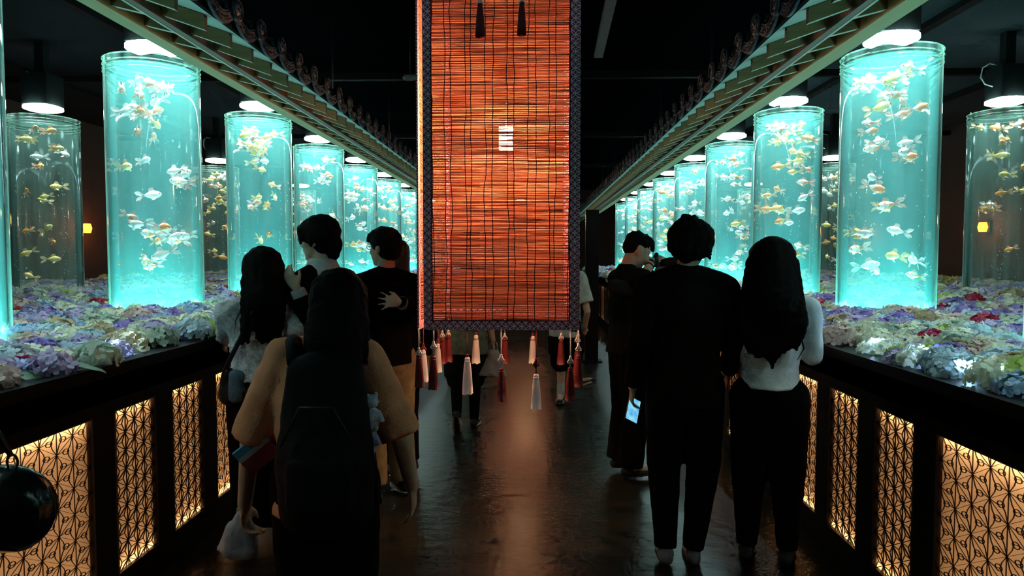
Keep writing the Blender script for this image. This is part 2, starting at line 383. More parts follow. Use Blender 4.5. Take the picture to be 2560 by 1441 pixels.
for s in (-1, 1):
    e = empty('tiled_eave', (0, 0, 0), label='long tiled eave with two rows of rafters running above the %s counter' % sides[s], cat='roof')
    e.scale = (s, 1, 1)
    ya, yb = .6, 22.0
    # stepped moulding (wall plate), lowest course outermost
    for k in range(4):
        MB().box((1.740 + .042*k, ya, 2.650 + .016*k), (1.770 + .042*k, yb, 2.72 + .016*k)).box((1.770 + .042*k, ya, 2.672 + .016*k), (1.782 + .042*k, yb, 2.72 + .016*k)).build('moulding', M['mold'], e)
    MB().box((1.908, ya, 2.715), (1.94, yb, 2.82)).build('wall_plate', M['mold'], e)
    # soffit boards above the rafters
    v = [(1.86, ya, 2.742), (1.60, ya, 2.692), (1.60, yb, 2.692), (1.86, yb, 2.742), (1.86, ya, 2.752), (1.60, ya, 2.702), (1.60, yb, 2.702), (1.86, yb, 2.752)]
    MB().add(v, [(0,1,2,3),(7,6,5,4),(0,4,5,1),(1,5,6,2),(2,6,7,3),(3,7,4,0)]).build('soffit', M['wood_rafter'], e)
    v = [(1.66, ya, 2.758), (1.30, ya, 2.633), (1.30, yb, 2.633), (1.66, yb, 2.758), (1.66, ya, 2.768), (1.30, ya, 2.645), (1.30, yb, 2.645), (1.66, yb, 2.768)]
    MB().add(v, [(0,1,2,3),(7,6,5,4),(0,4,5,1),(1,5,6,2),(2,6,7,3),(3,7,4,0)]).build('soffit', M['soffit'], e)
    MB().box((1.555, ya, 2.634), (1.590, yb, 2.690)).build('batten', M['batten'], e)
    MB().box((1.590, ya, 2.632), (1.602, yb, 2.650)).build('batten_edge', M['batten_white_rafter_lit'], e)
    MB().box((1.285, ya, 2.628), (1.305, yb, 2.70)).build('fascia', M['black_matte'], e)
    # roof deck rising behind the tiles, ridge and hangers
    v = [(1.29, ya, 2.70), (2.02, ya, 2.98), (2.02, yb, 2.98), (1.29, yb, 2.70), (1.29, ya, 2.72), (2.02, ya, 3.00), (2.02, yb, 3.00), (1.29, yb, 2.72)]
    MB().add(v, [(0,1,2,3),(7,6,5,4),(0,4,5,1),(1,5,6,2),(2,6,7,3),(3,7,4,0)]).build('roof_deck', M['black_matte'], e)
    MB().box((1.94, ya, 2.79), (2.0, yb, 3.02)).build('backing_board', M['black_matte'], e)
    y = 1.0     # unseen fill strip added behind the eave to brighten the flower bed
    while y < 20:
        MB().box((2.005, y, 2.90), (2.05, y + 1.9, 2.93)).build('added_fill_channel', M['metal_dark'], e)
        MB().box((2.012, y + .01, 2.892), (2.043, y + 1.89, 2.8995)).build('added_fill_light', M['added_fill'], e); y += 2.0
    y = 1.6
    while y < yb:
        MB().tube([(1.97, y, 3.0), (1.97, y, CZ)], .010, 6).build('hanger_rod', M['metal_dark'], e); y += 2.8
    k0 = 0
    while True:
        y = .75 + R_PITCH*k0
        if y > 18.5: break
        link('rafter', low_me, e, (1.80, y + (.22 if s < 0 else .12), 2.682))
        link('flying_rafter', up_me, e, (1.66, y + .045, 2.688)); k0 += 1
    k0 = 0
    while True:
        y = .70 + T_PITCH*k0
        if y > 18.5: break
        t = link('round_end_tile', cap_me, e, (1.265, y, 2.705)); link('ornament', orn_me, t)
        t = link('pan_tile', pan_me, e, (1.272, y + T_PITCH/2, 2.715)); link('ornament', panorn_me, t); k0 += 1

# ------------------------------------------------------------------ cylindrical fish tanks and their lamps
TR, TZ0, TZ1 = .340, 1.06, 3.055
def annulus(mb, ro, ri, z0, z1, n=56):
    v = []; f = []
    for r, z in ((ro, z0), (ro, z1), (ri, z1), (ri, z0)):
        for i in range(n): a = 2*math.pi*i/n; v.append((r*math.cos(a), r*math.sin(a), z))
    for k in range(4):
        for i in range(n):
            j = (i+1) % n; a = k*n; b = ((k+1) % 4)*n; f.append((a+i, a+j, b+j, b+i))
    return mb.add(v, f, 0, True)
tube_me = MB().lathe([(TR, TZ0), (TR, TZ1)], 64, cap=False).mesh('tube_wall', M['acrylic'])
_r = MB()
for _z, _q in ((TZ1 - .10, .004), (TZ1 - .075, .003), (TZ1 - .045, .005), (TZ1 - .004, .006)): _r.tube([((TR + .002)*math.cos(t), (TR + .002)*math.sin(t), _z) for t in [2*math.pi*i/48 for i in range(48)]], _q, 5, closed=True)
rim_me = _r.mesh('rim', M['acrylic_rim'])
water_me = {d: MB().lathe([(TR - .0215, TZ0 + .035), (TR - .0215, TZ1 - .055)], 56).mesh('water', M['water_dim' if d else 'water']) for d in (False, True)}
base_me = MB().lathe([(TR - .003, TZ0 - .04), (TR - .003, TZ0 + .03)], 40).mesh('base', mat('white_tank_base', (.5, .6, .6), rough=.5))
lid_me = MB().box((-.25, -.19, TZ1 + .002), (.25, .19, TZ1 + .012)).box((-.25, -.19, TZ1 + .012), (-.242, .19, TZ1 + .030)).mesh('lid', clear_mat('clear_lid', (1, 1, 1), 0, True, 1.25))
for me in list(water_me.values()) + [base_me]:
    for pl in me.polygons: pl.use_smooth = len(pl.vertices) == 4
# bubble columns added to stand in for refracted light streaks in a tank
rng = random.Random(5)
bub = {}
for k in range(3):
    mb = MB()
    for c in range(7):
        a = rng.random()*6.28; r = .30*rng.random()**.5; x0, y0 = r*math.cos(a), r*math.sin(a)
        for j in range(rng.randint(12, 26)):
            q = rng.uniform(.0015, .0042); mb.ball((x0 + rng.gauss(0, .012), y0 + rng.gauss(0, .012), 1.15 + rng.random()**1.4*1.3), (q, q, q*rng.uniform(1, 3)), 5, 3)
    bub[k] = mb.mesh('streak_bubbles', mat('streak_bubble_%d' % k, (.8, .95, .95), rough=.2))
house_me = MB().box((-.14, -.14, 3.20), (.14, .14, 3.53)).box((-.05, -.05, 3.53), (.05, .05, CZ)).mesh('housing', mat('dark_green_housing', (.008, .013, .012), rough=.9, spec=.1))
diff_me = MB().lathe([(.15, 3.145), (.19, 3.16), (.19, 3.185), (.15, 3.199)], 28).mesh('diffuser', M['lamp_white'])
cable_me = MB().tube([(-.14, 0, 3.33), (-.21, .02, 3.36), (-.25, .03, 3.43), (-.24, .02, 3.53), (-.18, 0, 3.57), (-.10, 0, 3.55)], .008, 6).mesh('cable', mat('pale_cable', (.4, .5, .46), rough=.5))
ordn = ['nearest', 'second', 'third', 'fourth', 'fifth', 'sixth', 'seventh', 'eighth', 'ninth', 'tenth']
TANKS = []
def fish_tank(s, row, k, x, y, dim):
    if k < 0: where = '%s tank on the %s behind the camera' % (('first', 'second')[-k - 1], sides[s])
    elif row == 1: where = '%s %s front-row tank' % (ordn[k], sides[s])
    else: where = '%s %s rear-row tank' % (ordn[k], sides[s])
    look = 'dim clear' if dim else 'glowing teal'
    t = empty('fish_tank', (x, y, 0), label='%s cylindrical fish tank, the %s' % (look, where), cat='fish tank', group='cylindrical fish tanks')
    link('tube_wall', tube_me, t); link('rim', rim_me, t); link('base', base_me, t); link('lid', lid_me, t, rot=(0, 0, .3*s))
    link('water', water_me[dim], t)
    b = link('streak_bubbles', bub[(k + row) % 3], t, rot=(0, 0, k*1.7)); b['kind'] = 'stuff'
    h = empty('tank_lamp', (x, y, 0), label='round cool white lamp hanging over the %s' % where, cat='lamp', group='lamps over the tanks')
    link('housing', house_me, h); link('diffuser', diff_me, h); link('cable', cable_me, h)
    if dim: lights = [(TZ1 + .04, 0, TANK_TOP_W*.35, (.60, 1, .96), 30)]
    else: lights = [(TZ1 + .04, 0, TANK_TOP_W, (.60, 1, .96), 36), (TZ0 + .032, 1, TANK_BOT_W, (.16, .92, 1), 40), (TZ0 + .033, 1, TANK_WIDE_W, (.22, 1, .92), 180)] + ([(TZ1 + .085, 0, TANK_FLOOD_W, (.38, 1, .92), 180)] if k < 6 else [])
    for z, up, pw, col, sp in lights:
        l = bpy.data.lights.new('tank_light', 'AREA'); l.shape = 'DISK'; l.size = .66; l.spread = math.radians(sp); l.energy = pw; l.color = col
        lo = bpy.data.objects.new('tank_light', l); COL.objects.link(lo); lo.location = (0, 0, z); lo.rotation_euler = (math.pi if up else 0, 0, 0); lo.parent = h
    TANKS.append((s, row, k, x, y, dim, where))
for s in (-1, 1):
    for k in range(-2, 9):
        fish_tank(s, 1, k, -2.85 if s < 0 else 2.82, (3.27 if s < 0 else 3.22) + 2.07*k, False)
    for k, yk in enumerate((7.42, 11.56, 15.7)):
        fish_tank(s, 2, k, -5.25 if s < 0 else 5.1, yk, True)
# ------------------------------------------------------------------ reed lantern (hanging box of four reed blinds)
def slat_mat():
    m, nt, N, L = new_mat('orange_reed'); N.clear(); out = N.new('ShaderNodeOutputMaterial')
    tc = N.new('ShaderNodeTexCoord'); mp = N.new('ShaderNodeMapping'); mp.inputs['Scale'].default_value = (1.2, 1.2, 60)
    L.new(tc.outputs['Object'], mp.inputs[0])
    nz = N.new('ShaderNodeTexNoise'); nz.inputs['Scale'].default_value = 3.0; nz.inputs['Detail'].default_value = 4; L.new(mp.outputs[0], nz.inputs['Vector'])
    cr = N.new('ShaderNodeValToRGB'); E = cr.color_ramp.elements; E[0].position = .33; E[0].color = (.12, .035, .02, 1); E[1].position = .62; E[1].color = (.97, .41, .27, 1)
    L.new(nz.outputs['Fac'], cr.inputs[0])
    d = N.new('ShaderNodeBsdfDiffuse'); t = N.new('ShaderNodeBsdfTranslucent'); mx = N.new('ShaderNodeMixShader'); mx.inputs[0].default_value = .5
    L.new(cr.outputs[0], d.inputs[0]); L.new(cr.outputs[0], t.inputs[0]); L.new(d.outputs[0], mx.inputs[1]); L.new(t.outputs[0], mx.inputs[2]); L.new(mx.outputs[0], out.inputs[0])
    return m
def shippo_mat():
    """woven border: interlocking circles, pale lines on dark red"""
    m, nt, N, L = new_mat('shippo_border'); b = N['Principled BSDF']; b.inputs['Roughness'].default_value = .8
    tc = N.new('ShaderNodeTexCoord'); sp = N.new('ShaderNodeSeparateXYZ'); L.new(tc.outputs['Object'], sp.inputs[0])
    def mth(op, a, c=None, v2=None):
        n = N.new('ShaderNodeMath'); n.operation = op
        for i, q in enumerate((a, c, v2)):
            if q is None: continue
            if isinstance(q, (int, float)): n.inputs[i].default_value = q
            else: L.new(q, n.inputs[i])
        return n.outputs[0]
    C = .046
    u = mth('ADD', sp.outputs['X'], sp.outputs['Y'])
    u = mth('MULTIPLY', mth('FRACT', mth('ADD', mth('DIVIDE', u, C), 100.0)), 2.0)
    w = mth('MULTIPLY', mth('FRACT', mth('ADD', mth('DIVIDE', sp.outputs['Z'], C), 100.0)), 2.0)
    acc = None
    for cx, cz, rad in ((0, 0, 1), (2, 0, 1), (0, 2, 1), (2, 2, 1), (1, 1, 1), (0, 1, .16), (2, 1, .16), (1, 0, .16), (1, 2, .16)):
        d = mth('SQRT', mth('ADD', mth('POWER', mth('ABSOLUTE', mth('SUBTRACT', u, cx)), 2), mth('POWER', mth('ABSOLUTE', mth('SUBTRACT', w, cz)), 2)))
        ln = mth('LESS_THAN', mth('ABSOLUTE', mth('SUBTRACT', d, rad)), .085)
        acc = ln if acc is None else mth('MAXIMUM', acc, ln)
    for cx, cz in ((0, 1), (2, 1), (1, 0), (1, 2)):   # small diamonds between the circles
        d = mth('ADD', mth('ABSOLUTE', mth('SUBTRACT', u, cx)), mth('ABSOLUTE', mth('SUBTRACT', w, cz)))
        acc = mth('MAXIMUM', acc, mth('LESS_THAN', mth('ABSOLUTE', mth('SUBTRACT', d, .36)), .06))
    mx = N.new('ShaderNodeMix'); mx.data_type = 'RGBA'; L.new(acc, mx.inputs[0])
    mx.inputs[6].default_value = (.30, .016, .045, 1); mx.inputs[7].default_value = (.66, .46, .58, 1)
    L.new(mx.outputs[2], b.inputs['Base Color'])
    return m
M['reed'] = slat_mat(); M['shippo'] = shippo_mat()
M['added_hem_glow'] = glow('warm_added_hem_strip', (1, .50, .26), 60.0)
M['cord_dark'] = mat('dark_cord', (.015, .010, .012), rough=.9)
M['trim_red'] = mat('dark_red_cloth', (.16, .012, .03), (.12, .008, .02), 40, .9)
LZ0, LZ1 = 1.128, 3.30
def slats(width, seed, name='reed_slats'):
    r = random.Random(seed); mb = MB(); z = LZ0 + .045
    x0, x1 = -width/2, width/2; n = 9; sag = [0]*(n+1)
    while z < LZ1:
        th = r.uniform(.0022, .0050); dz0 = r.gauss(0, .0012); dz1 = r.gauss(0, .0012)
        ph = r.random()*6; am = r.uniform(0, .0012); dp = r.uniform(.0022, .004)
        v = []; f = []
        for k in range(n + 1):
            t = k/n; x = x0 + (x1 - x0)*t; zz = z + dz0*(1-t) + dz1*t + am*math.sin(ph + t*9)
            v += [(x, -dp/2, zz - th/2), (x, dp/2, zz - th/2), (x, dp/2, zz + th/2), (x, -dp/2, zz + th/2)]
        for k in range(n):
            a = 4*k; b = a + 4
            f += [(a, b, b+1, a+1), (a+1, b+1, b+2, a+2), (a+2, b+2, b+3, a+3), (a+3, b+3, b, a)]
        f += [(3, 2, 1, 0), (4*n, 4*n+1, 4*n+2, 4*n+3)]
        mb.add(v, f, 0); z += th + (r.uniform(.0002, .0013) if r.random() > .08 else r.uniform(.0015, .0032))
    return mb.mesh(name, M['reed'])
LW, LD = .88, .86
CORDS = [1082, 1113, 1128, 1163, 1178, 1213, 1231, 1267, 1283, 1318, 1335, 1370, 1385, 1417]
cord_t = [(c - 1058) / (1442 - 1058) for c in CORDS]
blind_me = {}
for wname, width in (('f', LW), ('s', LD)):
    r = random.Random(9)
    cords = []
    for t in cord_t:
        x = -width/2 + width*t; pts = []
        z = LZ0 + .04; w = 0
        while z < LZ1: pts.append((x + w, -.0045, z)); z += .07; w = w*.7 + r.gauss(0, .003)
        cords.append(MB().tube(pts, .0024, 5).mesh('cord', M['cord_dark']))
    bw = .046
    vb = [MB().box((-width/2 + (0 if q == 0 else width - bw), -.006, LZ0), (-width/2 + (bw if q == 0 else width), .004, LZ1)).mesh('side_border', M['shippo']) for q in (0, 1)]
    eb = [MB().box((-width/2 + (bw if q == 0 else width - bw - .006), -.0068, LZ0 + .05), (-width/2 + (bw + .006 if q == 0 else width - bw), .004, LZ1)).mesh('border_edge', M['trim_red']) for q in (0, 1)]
    hb = MB().box((-width/2 + bw, -.0062, LZ0), (width/2 - bw, .004, LZ0 + .05)).mesh('hem_border', M['shippo'])
    hb2 = MB().box((-width/2 + bw, -.007, LZ0 + .05), (width/2 - bw, .004, LZ0 + .056)).mesh('border_edge', M['trim_red'])
    blind_me[wname] = (slats(width - .02, 3 if wname == 'f' else 4), cords, vb, eb, hb, hb2)
top_me = MB().box((-.50, -.02, 3.30), (.50, .02, 3.34)).box((-.50, .84, 3.30), (.50, .88, 3.34)).box((-.50, .02, 3.30), (-.46, .84, 3.34)).box((.46, .02, 3.30), (.50, .84, 3.34)).mesh('top_frame', M['black'])
rod_me = MB().tube([(-.4, .43, 3.34), (-.4, .43, CZ)], .008, 6).tube([(.4, .43, 3.34), (.4, .43, CZ)], .008, 6).box((-.46, .41, 3.305), (.46, .45, 3.335)).mesh('hanging_rod', M['metal_dark'])
lamp_me = MB().box((-.042, -.042, -.066), (.042, .042, .066)).mesh('lamp_shade', M['lantern_lamp'])
flex_me = MB().tube([(0, 0, .066), (0, 0, 1.02)], .006, 6).mesh('flex', M['cord_dark'])
hem_me = MB().box((-LW/2 + .05, .012, LZ0 + .004), (LW/2 - .05, .030, LZ0 + .012)).mesh('added_hem_fill', M['added_hem_glow'])  # unseen glowing strip added behind the hem to brighten the lower reeds
def reed_lantern(x, y, label):
    L = empty('reed_lantern', (x, y, 0), label=label, cat='lantern', group='hanging reed lanterns')
    for nm, kind, loc, rz in (('front', 'f', (0, 0, 0), 0), ('back', 'f', (0, LD, 0), math.pi), ('left', 's', (-LW/2 - .006, LD/2, 0), -math.pi/2 - .06), ('right', 's', (LW/2 + .003, LD/2, 0), math.pi/2)):
        sl, cords, vb, eb, hb, hb2 = blind_me[kind]
        b = link('reed_blind', sl, L, loc, (0, 0, rz)); b['kind'] = 'stuff'
        b['label'] = 'blind of thin orange reeds'
        for c in cords: link('cord', c, b)
        for me in vb: link('side_border', me, b)
        link('hem_border', hb, b)
        for me in eb + [hb2]: link('border_edge', me, b)
    link('top_frame', top_me, L); link('hanging_rod', rod_me, L)
    link('added_hem_fill', hem_me, L); lm = link('lamp_shade', lamp_me, L, (.015, .43, 2.285)); link('flex', flex_me, lm)
    return L
reed_lantern(-.045, 3.88, 'large orange reed lantern with patterned red borders hanging nearest over the walkway')
reed_lantern(-.045, 8.4, 'second reed lantern hanging behind the nearest one')
reed_lantern(-.045, 12.9, 'third reed lantern, farthest along the walkway')

# ------------------------------------------------------------------ tassels
M['tassel_white'] = mat('white_silk', (.78, .74, .78), (.66, .62, .68), 120, .7, stretch=(6, 6, .2), transl=.3)
M['tassel_red'] = mat('dark_red_silk', (.17, .008, .014), (.10, .005, .010), 120, .6, stretch=(6, 6, .2), transl=.2)
def tassel(px, y_top, y_knot, y_head, y_bot, d, red, label, white_cord=None, group='silk tassels under the reed lantern'):
    top = P(px, y_top, d); top.z = top.z if y_top < 0 else LZ0 + .010; k = P(px, y_knot, d); h = P(px, y_head, d); b = P(px, y_bot, d)
    cordm = M['tassel_white'] if (red if white_cord is None else white_cord) else M['trim_red']
    skm = M['tassel_red'] if red else M['tassel_white']
    e = empty('tassel', (h.x, d, b.z), label=label, cat='tassel', group=group)
    zt, zk, zh = top.z - b.z, k.z - b.z, h.z - b.z
    MB().tube([(0, 0, zt), (.001, 0, (zt + zk)/2), (0, 0, zh)], .0038, 6).build('cord', cordm, e)
    mb = MB().ball((0, 0, zk), (.008, .007, .009), 8, 6).ball((0, 0, zk - .024), (.007, .006, .007), 8, 6)
    for sx in (-1, 1):
        lp = [(sx*(.002 + .013*math.sin(t)*math.sin(t/2)**2 + .008*math.sin(t/2)), .002*sx, zk - .002 - .034*math.sin(t/2)) for t in [math.pi*2*q/10 for q in range(11)]]
        mb.tube(lp, .0042, 5)
    mb.tube([(.002, 0, zk - .01), (.006, 0, zk - .045)], .003, 5).tube([(-.002, 0, zk - .01), (-.005, 0, zk - .05)], .003, 5)
    mb.build('knot', cordm, e)
    r = random.Random(int(px*7 + y_bot)); H = zh
    n = 26; v = []; f = []; fl = [r.uniform(.9, 1.1) for _ in range(n)]; bt = [r.uniform(-.006, .004) for _ in range(n)]
    prof = [(.004, 0), (.011, .015), (.0145, .06), (.0125, .11), (.0165, .2), (.020, .45), (.0235, .75), (.026, 1)]
    for i, (rad, t) in enumerate(prof):
        for j in range(n):
            a = 2*math.pi*j/n; rr = rad*(1 + (.10 if j % 2 else -.05)*min(1, t*3))*fl[j]*(H/.19)
            v.append((rr*math.cos(a), rr*math.sin(a)*.75, H*(1 - t) + (bt[j] if t == 1 else 0)))
    for i in range(len(prof) - 1):
        for j in range(n): f.append((i*n+j, (i+1)*n+j, (i+1)*n+(j+1) % n, i*n+(j+1) % n))
    f.append(tuple((len(prof)-1)*n + j for j in range(n)))
    MB().add(v, f, 0, True).build('skirt', skm, e)
    MB().lathe([(.0150*(H/.19), H*.875), (.0162*(H/.19), H*.885), (.0150*(H/.19), H*.9)], 14).build('band', skm, e)
DF, DB = 3.874, 4.745
tassel(1047, 824, 872, 887, 968, DF, True, 'dark red tassel on white cord at the near left corner of the lantern')
tassel(1168, 826, 888, 893, 985, DF, False, 'long white tassel on dark cord under the front hem, left of centre')
tassel(1253, 826, 889, 920, 1003, DF, True, 'dark red tassel on long white cord under the middle of the front hem')
tassel(1340, 826, 899, 935, 1022, DF, False, 'lowest hanging white tassel on dark cord, right of the front hem centre')
tassel(1426, 826, 893, 918, 1001, DF, True, 'dark red tassel on white cord near the right end of the front hem')
tassel(1058, 826, 862, 874, 954, 4.02, False, 'pale narrow tassel just behind the near left corner tassel')
tassel(1084, 826, 856, 890, 974, 3.879, True, 'dark red tassel with double white knots on the left blind')
tassel(1094, 822, 850, 859, 930, 4.34, False, 'pinkish white tassel hanging from the middle of the left blind')
tassel(1106, 818, 830, 843, 909, 4.62, True, 'dark red tassel near the far end of the left blind')
tassel(1121, 815, 828, 836, 905, DB, True, 'dark red tassel at the far left corner of the lantern')
tassel(1190, 815, 834, 838, 908, DB, False, 'short white tassel under the rear blind, left of centre')
tassel(1262, 815, 836, 842, 909, DB, True, 'short dark red tassel under the middle of the rear blind')
tassel(1332, 815, 836, 840, 909, DB, False, 'short white tassel under the rear blind, right of centre')
tassel(1403, 815, 836, 846, 911, DB, True, 'short dark red tassel near the right end of the rear blind')
tassel(1446, 826, 862, 887, 968, 3.95, True, 'dark red tassel with double white knots at the near right corner')
tassel(1444, 820, 840, 868, 938, 4.2, True, 'dark red tassel behind the near right corner tassel')
tassel(1200, -30, -4, 8, 92, 3.80, True, 'left one of two dark tassels in front of the lantern top', white_cord=True, group='tassels at the top of the lantern')
tassel(1305, -30, -4, 4, 87, 3.80, True, 'right one of two dark tassels in front of the lantern top', white_cord=True, group='tassels at the top of the lantern')

# ------------------------------------------------------------------ wall sconces behind the tanks
for s in (-1, 1):
    for k, y in enumerate((7.6, 11.6, 15.6)):
        e = empty('wall_sconce', (s*(RX - .02), y, 2.03), label='%s small amber lamp on the dark %s wall behind the tanks' % (('nearest', 'middle', 'farthest')[k], sides[s]), cat='lamp', group='amber wall lamps')
        MB().box((-.02, -.05, -.10), (.02, .05, .10)).build('backplate', M['metal_dark'], e)
        MB().lathe([(.055, -.08), (.075, 0), (.055, .08)], 12, (-s*.10, 0, 0)).build('shade', M['sconce'], e)
        l = bpy.data.lights.new('sconce_light', 'POINT'); l.energy = 9; l.color = (1, .30, .05); l.shadow_soft_size = .06; lo = bpy.data.objects.new('sconce_light', l); COL.objects.link(lo); lo.location = (-s*.30, 0, .0); lo.parent = e
# black free-standing pillar at the right edge of the walkway
p0, p1 = P(1464, 905, 9.95), P(1494, 905, 9.95)
e = empty('dark_pillar', ((p0.x + p1.x)/2, 10.0, 0), label='plain black pillar standing right of the reed lantern', cat='pillar')
MB().box((-.095, -.05, .02), (.095, .05, 2.22)).build('shaft', M['black'], e)
MB().box((-.15, -.12, 0), (.15, .12, .02)).build('base_plate', M['black'], e)
# ------------------------------------------------------------------ people
def _cap(p0, r0, p1, r1, right, flat=False, nseg=14):
    p0, p1 = Vector(p0), Vector(p1); d = p1 - p0; L = d.length
    d = d.normalized() if L > 1e-6 else Vector((0, 0, 1))
    u = right - d * right.dot(d)
    if u.length < .25: u = Vector((0, 0, 1)) - d * d.z
    if u.length < .1: u = Vector((0, 1, 0)) - d * d.y
    u.normalize(); w = d.cross(u)
    R0 = r0 if isinstance(r0, tuple) else (r0, r0); R1 = r1 if isinstance(r1, tuple) else (r1, r1)
    rings = []
    if flat: rings = [(p0, R0, 1, 0), (p1, R1, 1, 0)]
    else:
        for t in (-85, -60, -30, 0): rings.append((p0, R0, math.cos(math.radians(t)), math.sin(math.radians(t))))
        for t in (0, 30, 60, 85): rings.append((p1, R1, math.cos(math.radians(t)), math.sin(math.radians(t))))
    v = []; f = []
    for p, R, c, sn in rings:
        m = min(R)
        for j in range(nseg):
            a = 2*math.pi*j/nseg; v.append(p + d*(sn*m) + u*(R[0]*c*math.cos(a)) + w*(R[1]*c*math.sin(a)))
    k = len(rings)
    for i in range(k-1):
        for j in range(nseg): f.append((i*nseg+j, i*nseg+(j+1) % nseg, (i+1)*nseg+(j+1) % nseg, (i+1)*nseg+j))
    f.append(tuple(range(nseg-1, -1, -1))); f.append(tuple((k-1)*nseg+j for j in range(nseg)))
    return v, f
def _ell(c, r, R=None, n=14, k=9):
    R = R or Matrix.Identity(3); v = []; f = []
    for i in range(k+1):
        t = math.pi*(.02 + .96*i/k)
        for j in range(n):
            a = 2*math.pi*j/n; v.append(Vector(c) + R @ Vector((r[0]*math.sin(t)*math.cos(a), r[1]*math.sin(t)*math.sin(a), -r[2]*math.cos(t))))
    for i in range(k):
        for j in range(n): f.append((i*n+j, i*n+(j+1) % n, (i+1)*n+(j+1) % n, (i+1)*n+j))
    f.append(tuple(range(n-1, -1, -1))); f.append(tuple(k*n+j for j in range(n)))
    return v, f
_tex = {}
def blob(name, prims, m, origin, voxel=.010, smooth=3, dec=.5, disp=0, dscale=.08, parent=None):
    mb = MB()
    for v, f in prims: mb.add(v, f)
    o = mb.build('_tmp', m)
    md = o.modifiers.new('r', 'REMESH'); md.mode = 'VOXEL'; md.voxel_size = voxel
    if smooth: sm = o.modifiers.new('s', 'SMOOTH'); sm.factor = .5; sm.iterations = smooth
    if disp:
        if dscale not in _tex:
            t = bpy.data.textures.new('folds', 'CLOUDS'); t.noise_scale = dscale; t.noise_depth = 1; _tex[dscale] = t
        dm = o.modifiers.new('d', 'DISPLACE'); dm.texture = _tex[dscale]; dm.strength = disp; dm.mid_level = .5; dm.texture_coords = 'GLOBAL'
    if dec < 1: dc = o.modifiers.new('c', 'DECIMATE'); dc.ratio = dec
    dg = bpy.context.evaluated_depsgraph_get(); me = bpy.data.meshes.new_from_object(o.evaluated_get(dg)); old = o.data
    bpy.data.objects.remove(o); bpy.data.meshes.remove(old)
    me.name = name; me.transform(Matrix.Translation(-Vector(origin)))
    if len(me.materials) == 0: me.materials.append(m)
    me.polygons.foreach_set('use_smooth', [True]*len(me.polygons)); me.update()
    ob = link(name, me, parent)
    return ob
def hand_prims(wr, d, nrm, right, curl=.35, spread=.10, side=1, s=1.0, thumb_out=.7):
    """palm plus five fingers; d = pointing direction, nrm = back of hand, side = +1 thumb on +lat"""
    d = d.normalized(); nrm = (nrm - d*nrm.dot(d)).normalized(); lat = d.cross(nrm).normalized()*side
    out = []
    kn = wr + d*.085*s
    out.append(_cap(wr, (.023*s, .019*s), wr + d*.030*s, (.033*s, .015*s), lat))
    out.append(_cap(wr + d*.030*s, (.036*s, .014*s), kn - d*.008*s, (.038*s, .012*s), lat))
    for i, (off, ln) in enumerate(((.030, .072), (.010, .082), (-.010, .076), (-.029, .058))):
        b = kn + lat*off*s - d*.012*s; ang = 0; dd = (d + lat*(spread*(1.5 - i)*.5)).normalized(); r = .0088*s
        for seg, fr in enumerate((.45, .32, .26)):
            ang = curl*(.6 + .5*seg) * (1 + .12*i)
            ax = lat; dd2 = Matrix.Rotation(ang if side > 0 else ang, 3, ax * (1 if side > 0 else -1)) @ dd
            dd2 = (dd*math.cos(ang) - nrm*math.sin(ang)).normalized(); e = b + dd2*ln*fr*s
            out.append(_cap(b, r, e, r*.9, lat, nseg=10)); b = e; r *= .92; dd = dd2
    b = wr + d*.022*s + lat*.026*s; t1 = (d*.75 + lat*thumb_out - nrm*.25).normalized(); e = b + t1*.042*s
    out.append(_cap(b, .0125*s, e, .0105*s, nrm, nseg=10)); t2 = (d*.95 + lat*thumb_out*.35 - nrm*.35).normalized(); out.append(_cap(e, .0105*s, e + t2*.032*s, .0085*s, nrm, nseg=10))
    return out
SKIN = mat('skin', (.62, .40, .29), (.56, .35, .25), 30, .6, spec=.25)
EYE = mat('eye', (.03, .02, .02), (.6, .58, .55), 300, .2)
def lerp(a, b, t): return Vector(a)*(1-t) + Vector(b)*t
